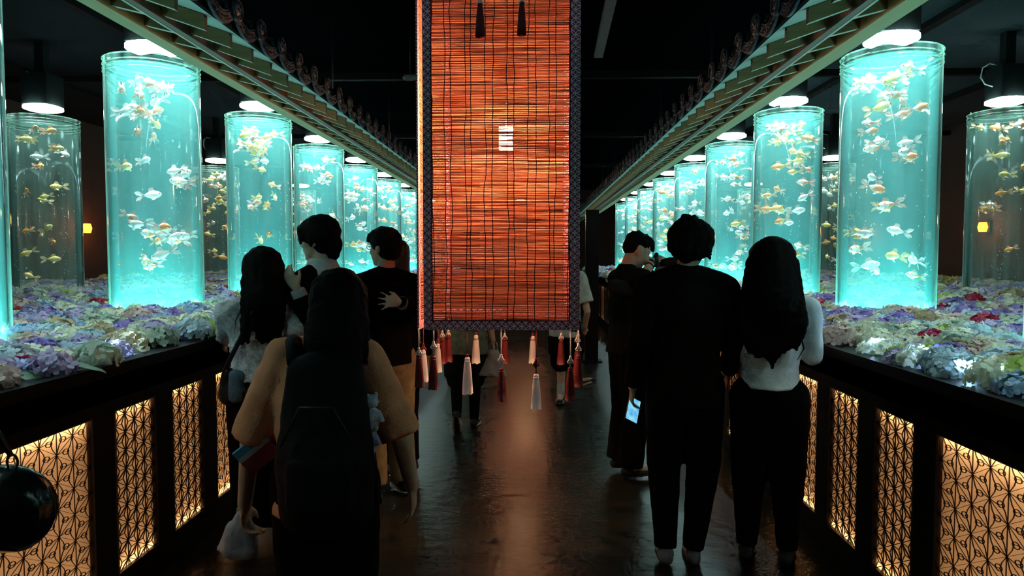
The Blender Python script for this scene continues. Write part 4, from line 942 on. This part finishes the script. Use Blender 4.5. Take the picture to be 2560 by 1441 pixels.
# 9 — walker behind the lantern in a grey-green tee
d = 6.05; x0 = gx(1166, d)
w9 = Person('person walking behind the lantern in a grey-green tee, dark shorts and black knee socks', x0, d, -.10, 1.62, {'anL': Vector((gx(1146, d), d - .18, .16)), 'knL': Vector((gx(1140, d), d + .03, .44)), 'anR': Vector((gx(1182, d), d + .10, .055)), 'knR': Vector((gx(1184, d), d + .10, .44)), 'wrR': P(1232, 852, d), 'elR': P(1222, 790, d - .05)}, bend={'L': (0.0, .55, -.8)}, sh=.115, voxel=.010)
w9.top(cloth('grey_green_cotton', (.17, .20, .14), sc_=20), loose=.05, hem=.42, sl_r=(.085, .09))
w9.trousers(cloth('dark_navy_shorts', (.010, .012, .016)), wide=.03, end=.46, name='shorts')
for q in 'LR': w9.add('sock', [_cap(lerp(w9.j['kn'+q], w9.j['an'+q], .12), .060, w9.j['an'+q], .042, w9.right)], BLACK_C, voxel=.010)
w9.shoes(BLACK_S, WHITE_S); w9.hair(SHORT + crown(12, 0, 1.2, .1, .04))
q = P(1236, 858, d - .02); h = empty('tote_bag', q, label='pale grey tote bag carried by the walker in the grey-green tee', cat='bag')
bag_mesh('body', [_cap((-.01, 0, -.06), (.045, .03), (-.02, 0, -.30), (.135, .05), X, True)], cloth('pale_canvas', (.36, .38, .38), sc_=12), h, .010, .02)
MB().tube([(-.04, 0, -.07), (-.03, 0, .0), (-.005, 0, .02), (.02, 0, .0), (.03, 0, -.07)], .007, 6).build('handle', cloth('pale_webbing', (.34, .36, .36)), h)

# 10 — walker in white tee, black shorts and two-tone sneakers
d = 7.2; x0 = gx(1415, d)
w10 = Person('person behind the lantern in a white tee, black shorts and black-white sneakers', x0, d, -1.15, 1.60, {'anL': Vector((gx(1403, d), d - .02, .075)), 'knL': Vector((gx(1404, d), d, .44)), 'anR': Vector((gx(1450, d), d + .05, .21)), 'knR': Vector((gx(1432, d), d + .1, .46)), 'shR': P(1448, 696, d - .05), 'elR': P(1468, 778, d - .08), 'wrR': P(1462, 822, d + .1)}, bend={'L': (-.12, -1, 0), 'R': (.85, -.3, .35)}, voxel=.010)
w10.top(cloth('white_cotton', (.62, .62, .58), sc_=20), loose=.045, hem=.44, sl_r=(.085, .092)); w10.trousers(BLACK_C, wide=.055, end=.40, name='shorts')
for q in 'LR': w10.add('sock', [_cap(lerp(w10.j['kn'+q], w10.j['an'+q], .66), .044, w10.j['an'+q], .042, w10.right)], WHITE_S, voxel=.009)
w10.shoes(BLACK_S, WHITE_S); w10.hair(SHORT + crown(12, 0, 1.2, .1, .06))

# 11 — person just outside the frame whose black bag shows at the lower left
d = 1.62; x0 = P(-310, 640, d).x
w11 = Person('person in black at the left edge, mostly out of the picture', x0, d, .15, 1.62, {'elR': P(-130, 1000, d + .02), 'wrR': P(-170, 1120, d + .22)}, sh=.105, voxel=.010)
w11.top(BLACK_C, name='jacket', sleeve=1.9, loose=.01, hem=.5); w11.trousers(BLACK_C); w11.shoes(BLACK_S, BLACK_S); w11.hair(SHORT + crown(12, 0, 1.2, .1, .05))
q = P(20, 1262, d - .07); h = empty('leather_bag', q, label='rounded shiny black leather bag at the lower left edge', cat='bag')
SHINY = mat('shiny_black_leather', (.006, .006, .007), (.008, .008, .009), 12, .22, bump=.12, bscale=20)
bag_mesh('body', [_ell((0, 0, -.01), (.115, .07, .105)), _cap((-.10, 0, -.03), (.09, .06), (.01, 0, .0), (.10, .065), Vector((0, 0, 1)))], SHINY, h)
MB().tube([(.022 + .013*math.cos(t), -.01, .105 + .018*math.sin(t)) for t in [6.283*k/14 for k in range(14)]], .003, 6, closed=True).build('ring', M['metal_dark'], h)
MB().tube([(.02, -.01, .12), (-.04, .0, .20), (-.16, .03, .38), (-.24, .05, .52), (-.30, .10, .56)], [.006, .012, .014, .014, .014], 7).build('strap', SHINY, h)
# ------------------------------------------------------------------ goldfish
def fish_meshes():
    # body along +x (head), z up, length about 0.085, plump
    st = [(-.045, .004, .006), (-.032, .008, .012), (-.015, .014, .021), (.005, .017, .024), (.022, .015, .020), (.036, .010, .013), (.044, .004, .005)]
    n = 8; mb = MB(); v = []; f = []
    for x, ry, rz in st:
        for j in range(n): a = 2*math.pi*j/n; v.append((x, ry*math.cos(a), rz*math.sin(a)))
    for i in range(len(st)-1):
        for j in range(n): f.append((i*n+j, i*n+(j+1) % n, (i+1)*n+(j+1) % n, (i+1)*n+j))
    f.append(tuple(range(n-1, -1, -1))); f.append(tuple((len(st)-1)*n+j for j in range(n)))
    mb.add(v, f, 0, True); body = mb.mesh('body', M['fish'][0])
    eye = MB().ball((.034, .0095, .004), .0035, 6, 4).ball((.034, -.0095, .004), .0035, 6, 4).mesh('eyes', mat('fish_eye', (.02, .02, .02), rough=.2))
    mb = MB()      # double veil tail, two thick-edged lobes each side
    for sy in (-1, 1):
        for pts in ([(-.042, 0, .004), (-.072, sy*.010, .026), (-.092, sy*.016, .024), (-.083, sy*.013, .006), (-.064, sy*.006, .0)],
                    [(-.042, 0, -.002), (-.064, sy*.006, .0), (-.084, sy*.015, -.010), (-.090, sy*.018, -.028), (-.066, sy*.012, -.020)]):
            k = len(pts); q = pts + [(x - .0005, y + sy*.0012, z) for x, y, z in pts]
            mb.add(q, [tuple(range(k)), tuple(range(2*k-1, k-1, -1))] + [(i, (i+1) % k, k+(i+1) % k, k+i) for i in range(k)], 0, True)
    tail = mb.mesh('tail_fin', M['fin'][0])
    def fin(name, pts, th=.0012):
        k = len(pts); q = [(x, y - th/2, z) for x, y, z in pts] + [(x, y + th/2, z) for x, y, z in pts]
        return MB().add(q, [tuple(range(k-1, -1, -1)), tuple(range(k, 2*k))] + [(i, (i+1) % k, k+(i+1) % k, k+i) for i in range(k)]).mesh(name, M['fin'][0])
    dors = fin('dorsal_fin', [(.014, 0, .022), (.004, 0, .042), (-.014, 0, .040), (-.022, 0, .027), (-.020, 0, .018)])
    pecs = [fin('pectoral_fin', [(.014, sy*.012, -.012), (.004, sy*.026, -.028), (-.010, sy*.028, -.030), (-.004, sy*.014, -.016)]) for sy in (-1, 1)]
    return body, eye, tail, dors, pecs
def koi_mat(name, c0, c1, lo, hi):
    m = mat(name, c0, c1, 26, .35)
    cr = [n for n in m.node_tree.nodes if n.type == 'VALTORGB'][0]; cr.color_ramp.elements[0].position = lo; cr.color_ramp.elements[1].position = hi
    return m
FK = [('white', (.92, .88, .82), (.95, .93, .90)), ('white and orange', (.95, .92, .86), (.90, .26, .04)), ('golden yellow', (.95, .62, .12), (.95, .78, .30)), ('orange', (.95, .30, .03), (.92, .45, .08))]
M['fish'] = [koi_mat('goldfish_%d' % i, a, b, .47, .53) for i, (n_, a, b) in enumerate(FK)]
M['fin'] = [mat('fin_%d' % i, tuple(.55*x + .4 for x in a), tuple(.6*x + .3 for x in b), 60, .4, transl=.45) for i, (n_, a, b) in enumerate(FK)]
FB, FE, FT, FD, FP = fish_meshes()
rng = random.Random(21)
def spot(r0=.225):
    a = rng.random()*6.283; r = r0*rng.random()**.5
    return r*math.cos(a), r*math.sin(a)
def rnd_pose(k, warm):
    x, y = spot(); u = rng.random()
    z = 2.93 - 1.55*(u**1.25) if not warm else 2.93 - 1.6*(u**1.7)
    yaw = (0 if rng.random() < .5 else math.pi) + rng.gauss(0, .65); pitch = rng.gauss(0, .22)
    return (x, y, z), (rng.gauss(0, .12), pitch, yaw)
MIX_COOL = [.50, .34, .11, .05]; MIX_WARM = [.08, .17, .40, .35]
def pick(w):
    u = rng.random()
    for i, q in enumerate(w):
        u -= q
        if u <= 0: return i
    return 0
WARM = {(-1, 1, 2), (1, 1, 2), (-1, 1, 5), (1, 1, 5)}
detail_n = {(-1,1,0): 18, (1,1,0): 12, (-1,1,1): 40, (1,1,1): 38, (-1,1,2): 36, (1,1,2): 36, (-1,1,3): 26, (1,1,3): 26, (-1,2,0): 22, (1,2,0): 20, (-1,1,4): 12, (1,1,4): 12}
ORD = ['first', 'second', 'third', 'fourth', 'fifth', 'sixth', 'seventh', 'eighth', 'ninth', 'tenth', 'eleventh', 'twelfth', 'thirteenth', 'fourteenth', 'fifteenth', 'sixteenth', 'seventeenth', 'eighteenth', 'nineteenth', 'twentieth']
ORD += ['twenty-' + q for q in ORD[:9]] + ['thirtieth'] + ['thirty-' + q for q in ORD[:9]] + ['fortieth'] + ['forty-' + q for q in ORD[:9]] + ['fiftieth'] + ['fifty-' + q for q in ORD[:9]]
count = 0
for (s, row, k, tx, ty, dim, where) in TANKS:
    n = detail_n.get((s, row, k), 0)
    warm = dim or (s, row, k) in WARM
    batch = []
    for _ in range(n):
        c = pick(MIX_WARM if warm else MIX_COOL); loc, rot = rnd_pose(k, warm); batch.append((-loc[2], c, loc, rot, rng.uniform(1.0, 1.55)))
    batch.sort(); seen = {}
    for (_z, c, loc, rot, sz) in batch:
        seen[c] = seen.get(c, 0) + 1
        e = empty('goldfish', (tx + loc[0], ty + loc[1], loc[2]), label='%s %s goldfish from the top in the %s' % (ORD[seen[c]-1], FK[c][0], where), cat='fish', group='%s goldfish in the %s' % (FK[c][0], where))
        e.rotation_euler = rot; e.scale = (sz, sz, sz)
        link('body', FB, e, mat=M['fish'][c]); link('tail_fin', FT, e, mat=M['fin'][c]); link('dorsal_fin', FD, e, mat=M['fin'][c])
        if k < 4:
            for q in FP: link('pectoral_fin', q, e, mat=M['fin'][c])
            link('eyes', FE, e)
        count += 1
    extra = 30 - n if row == 1 and k >= 4 else (26 if row == 2 and k > 0 else 0)
    if extra > 0:
        mb = MB(); parts = [FB, FT, FD]
        vs = [[v.co.copy() for v in me.vertices] for me in parts]; fs = [[tuple(p.vertices) for p in me.polygons] for me in parts]
        for _ in range(extra):
            c = pick(MIX_WARM if warm else MIX_COOL); loc, rot = rnd_pose(k, warm); sz = rng.uniform(1.15, 1.8)
            T = Matrix.Translation(loc) @ Euler(rot).to_matrix().to_4x4() @ Matrix.Scale(sz, 4)
            for q, (vv, ff) in enumerate(zip(vs, fs)): mb.add([T @ p for p in vv], ff, c if q == 0 else 4 + c, True)
        o = mb.build('goldfish_shoal', M['fish'] + M['fin'], None, (tx, ty, 0))
        tag(o, 'shoal of small goldfish in the %s' % where, 'fish', kind='stuff')

# ------------------------------------------------------------------ hydrangea beds
FCOL = [('pale cream', (.84, .84, .62), (.90, .90, .74)), ('lilac', (.52, .42, .66), (.60, .50, .72)), ('blue', (.34, .50, .74), (.44, .60, .80)),
        ('dusty pink', (.68, .48, .44), (.74, .56, .48)), ('violet', (.30, .20, .58), (.38, .28, .64)), ('grey green', (.48, .56, .46), (.56, .64, .52)),
        ('crimson', (.42, .02, .06), (.50, .04, .10)), ('lime', (.48, .58, .12), (.58, .66, .22)), ('pale blue', (.50, .64, .72), (.58, .70, .76)), ('tan', (.50, .38, .20), (.56, .46, .28))]
FWT = [.20, .17, .08, .09, .10, .12, .04, .05, .10, .05]
M['petal'] = [mat('petal_' + n_.replace(' ', '_'), a, b, 25, .6, transl=.3) for n_, a, b in FCOL]
M['leaf'] = mat('dark_green_leaf', (.03, .08, .03), (.05, .12, .04), 10, .45)
def head_geo(seed, nfl, R, fr, cup=True):
    r = random.Random(seed); v = []; f = []
    for i in range(nfl):
        z = 1 - (i + .5)/nfl*1.25; ph = i*2.39996 + r.gauss(0, .15); z = max(-.25, min(1, z + r.gauss(0, .04)))
        q = math.sqrt(max(0, 1 - z*z)); nrm = Vector((q*math.cos(ph), q*math.sin(ph), z)); c = nrm * R*r.uniform(.88, 1.08); c.z *= .8
        t = nrm.cross(Vector((.3, .2, .93))).normalized(); b = nrm.cross(t); spin = r.random()*1.57; fz = fr*r.uniform(.8, 1.15)
        tilt = Vector((r.gauss(0, .25), r.gauss(0, .25), r.gauss(0, .25))); nn = (nrm + tilt).normalized(); t = (t - nn*t.dot(nn)).normalized(); b = nn.cross(t)
        for k in range(4):
            a = spin + k*math.pi/2; d = t*math.cos(a) + b*math.sin(a); w = t*-math.sin(a) + b*math.cos(a); o = len(v)
            if cup:
                lift = r.uniform(-.05, .35)*fz
                v += [c, c + d*fz*.36 + w*fz*.40 + nn*fz*.02, c + d*fz*.76 + w*fz*.50 + nn*(fz*.10 + lift*.5), c + d*fz*1.06 + w*fz*.24 + nn*lift, c + d*fz*1.06 - w*fz*.24 + nn*lift, c + d*fz*.76 - w*fz*.50 + nn*(fz*.10 + lift*.5), c + d*fz*.36 - w*fz*.40 + nn*fz*.02, c + d*fz*.6 + nn*fz*.16]
                f += [(o, o+1, o+7), (o+1, o+2, o+7), (o+2, o+3, o+7), (o+3, o+4, o+7), (o+4, o+5, o+7), (o+5, o+6, o+7), (o+6, o, o+7)]
            else:
                v += [c, c + d*fz*.6 + w*fz*.55, c + d*fz*1.1, c + d*fz*.6 - w*fz*.55]; f += [(o, o+1, o+2), (o, o+2, o+3)]
    return v, f
HEADS = [head_geo(i, 46, .078, .0245) for i in range(6)]
HEADM = []
for v, f in HEADS:
    HEADM.append(MB().add(v, f, 0, True).mesh('hydrangea_head', M['petal'][0]))
stem_me = MB().tube([(0, 0, -.075), (0, 0, .04)], .006, 5).mesh('stem', M['leaf'])
leafm = MB(); lv = []
for k, (x, w) in enumerate(((0, .004), (.04, .032), (.085, .036), (.13, .018), (.15, .001))): lv += [(x, -w, -.01*k*k/6), (x, 0, .006 - .01*k*k/6), (x, w, -.01*k*k/6)]
leafm.add(lv, [(3*i+j, 3*i+j+1, 3*i+j+4, 3*i+j+3) for i in range(4) for j in range(2)], 0, True); leaf_me = leafm.mesh('leaf', M['leaf'])
LOWS = [np.array([tuple(p) for p in head_geo(50 + i, 24, .085, .034, False)[0]]) for i in range(4)]; LOWF = head_geo(50, 24, .085, .034, False)[1]
HIV = [np.array([tuple(p) for p in v]) for v, f in HEADS]
BED_Z = 1.085
def col_pick(r):
    u = r.random()
    for i, q in enumerate(FWT):
        u -= q
        if u <= 0: return i
    return 0
cells = {-1: [], 1: []}
for s in (-1, 1):
    r = random.Random(33 + s)
    for (ya, yb, stp, lod) in ((1.7, 6.2, .118, 0), (6.2, 10.5, .15, 1), (10.5, 21.5, .2, 2)):
        y = ya
        while y < yb:
            x = CXN + .075
            while x < min(6.9, .80*y + .9):
                xx = x + r.gauss(0, stp*.2); yy = y + r.gauss(0, stp*.2); ok = xx > CXN + .065
                for tk in TANKS:
                    if tk[0] == s and (s*xx - tk[3])**2 + (yy - tk[4])**2 < (.34 + .05)**2: ok = False
                if ok: cells[s].append((yy, s*xx, lod, BED_Z + r.gauss(0, .018) + (.018 if abs(xx) > 1.9 else .012), col_pick(r), r.random()*6.28, r.uniform(.82, 1.2), r.randrange(6)))
                x += stp
            y += stp*.9
for s in (-1, 1):
    near = []
    for c in cells[s]:
        yy, xx = c[0], c[1]
        if c[2] == 0 and abs(xx - CAM.x) < .78*yy + .12: near.append((yy + .35*abs(xx), c))
    near.sort(key=lambda t: t[0]); chosen = [c for _, c in near[:150]]; ch = set(id(c) for c in chosen)
    chosen.sort(); seen = {}
    for (yy, xx, lod, z, ci, rot, sc_, hm) in chosen:
        seen[ci] = seen.get(ci, 0) + 1; spot_ = 'at the counter edge' if abs(xx) < CXN + .32 else ('in the middle' if abs(xx) < 2.5 else 'among the tanks')
        e = empty('hydrangea', (xx, yy, z), rot, label='%s %s hydrangea from the camera in the %s bed, %s' % (ORD[seen[ci]-1], FCOL[ci][0], sides[s], spot_), cat='flower', group='%s hydrangeas near the front of the %s bed' % (FCOL[ci][0], sides[s]))
        e.scale = (sc_, sc_, sc_)
        link('flower_head', HEADM[hm], e, mat=M['petal'][ci]); link('stem', stem_me, e)
        if rot < .55: link('leaf', leaf_me, e, (.04, .03, .02), (.2, .25, rot*4))
    # the rest of the bed, nobody could count it
    V = []; FA = []; MI = []; off = 0
    lowf = np.array(LOWF); 
    for c in cells[s]:
        if id(c) in ch: continue
        yy, xx, lod, z, ci, rot, sc_, hm = c
        if lod == 0: base = HIV[hm]; ff = HEADS[hm][1]
        else: base = LOWS[hm % 4] * (1.15 if lod == 1 else 1.5); ff = LOWF
        cs, sn = math.cos(rot), math.sin(rot); b = base*sc_
        V.append(np.stack([b[:, 0]*cs - b[:, 1]*sn + xx, b[:, 0]*sn + b[:, 1]*cs + yy, b[:, 2] + z], 1))
        FA.append(np.array(ff) + off); MI.append(np.full(len(ff), ci)); off += len(base)
    V = np.concatenate(V); FA = np.concatenate(FA); MI = np.concatenate(MI)
    me = bpy.data.meshes.new('hydrangea_carpet'); me.vertices.add(len(V)); me.vertices.foreach_set('co', V.astype(np.float32).ravel())
    me.loops.add(FA.size); me.loops.foreach_set('vertex_index', FA.astype(np.int32).ravel()); me.polygons.add(len(FA))
    me.polygons.foreach_set('loop_start', np.arange(0, FA.size, 3, dtype=np.int32))
    for m_ in M['petal']: me.materials.append(m_)
    me.polygons.foreach_set('material_index', MI.astype(np.int32)); me.update(calc_edges=True)
    o = link('hydrangea_carpet', me); tag(o, 'dense carpet of mixed hydrangea heads filling the %s bed around the tanks' % sides[s], 'flowers', kind='stuff')
# small blue-white LEDs tucked under the flowers
led_me = MB().ball((0, 0, 0), .011, 8, 6).mesh('bulb', M['fairy']); wire_me = MB().tube([(0, 0, -.045), (0, 0, -.008)], .003, 5).mesh('wire', M['cord_dark'])
fairy = {-1: [(155, 872, 3.3), (222, 884, 3.05), (300, 905, 2.95), (528, 846, 4.1), (560, 800, 4.8), (40, 952, 2.55), (385, 895, 3.45), (690, 770, 6.0), (100, 905, 2.8)],
         1: [(2120, 868, 3.55), (2165, 895, 3.2), (2250, 900, 3.1), (2310, 930, 2.9), (2400, 965, 2.7), (2440, 870, 3.3), (2520, 990, 2.5), (2330, 740, 6.9), (2250, 850, 3.6), (2080, 850, 4.0)]}
for s in (-1, 1):
    for fi, (px, py, d) in enumerate(sorted(fairy[s], key=lambda t: t[2])):
        p = P(px, py, d); z = BED_Z - .02
        # keep the ray's lateral position at bed height
        v = (p - CAM); tt = (z - CAM.z)/v.z; q = CAM + v*tt
        if abs(q.x) < CXN + .10: q.x = s*(CXN + .10)
        e = empty('led_bulb', (q.x, q.y, 1.145 if abs(q.x) < CXN + .14 else 1.072), label='%s tiny blue-white LED from the camera in the %s flower bed' % (ORD[fi], sides[s]), cat='light', group='LEDs in the %s flower bed' % sides[s])
        link('bulb', led_me, e); link('wire', wire_me, e)
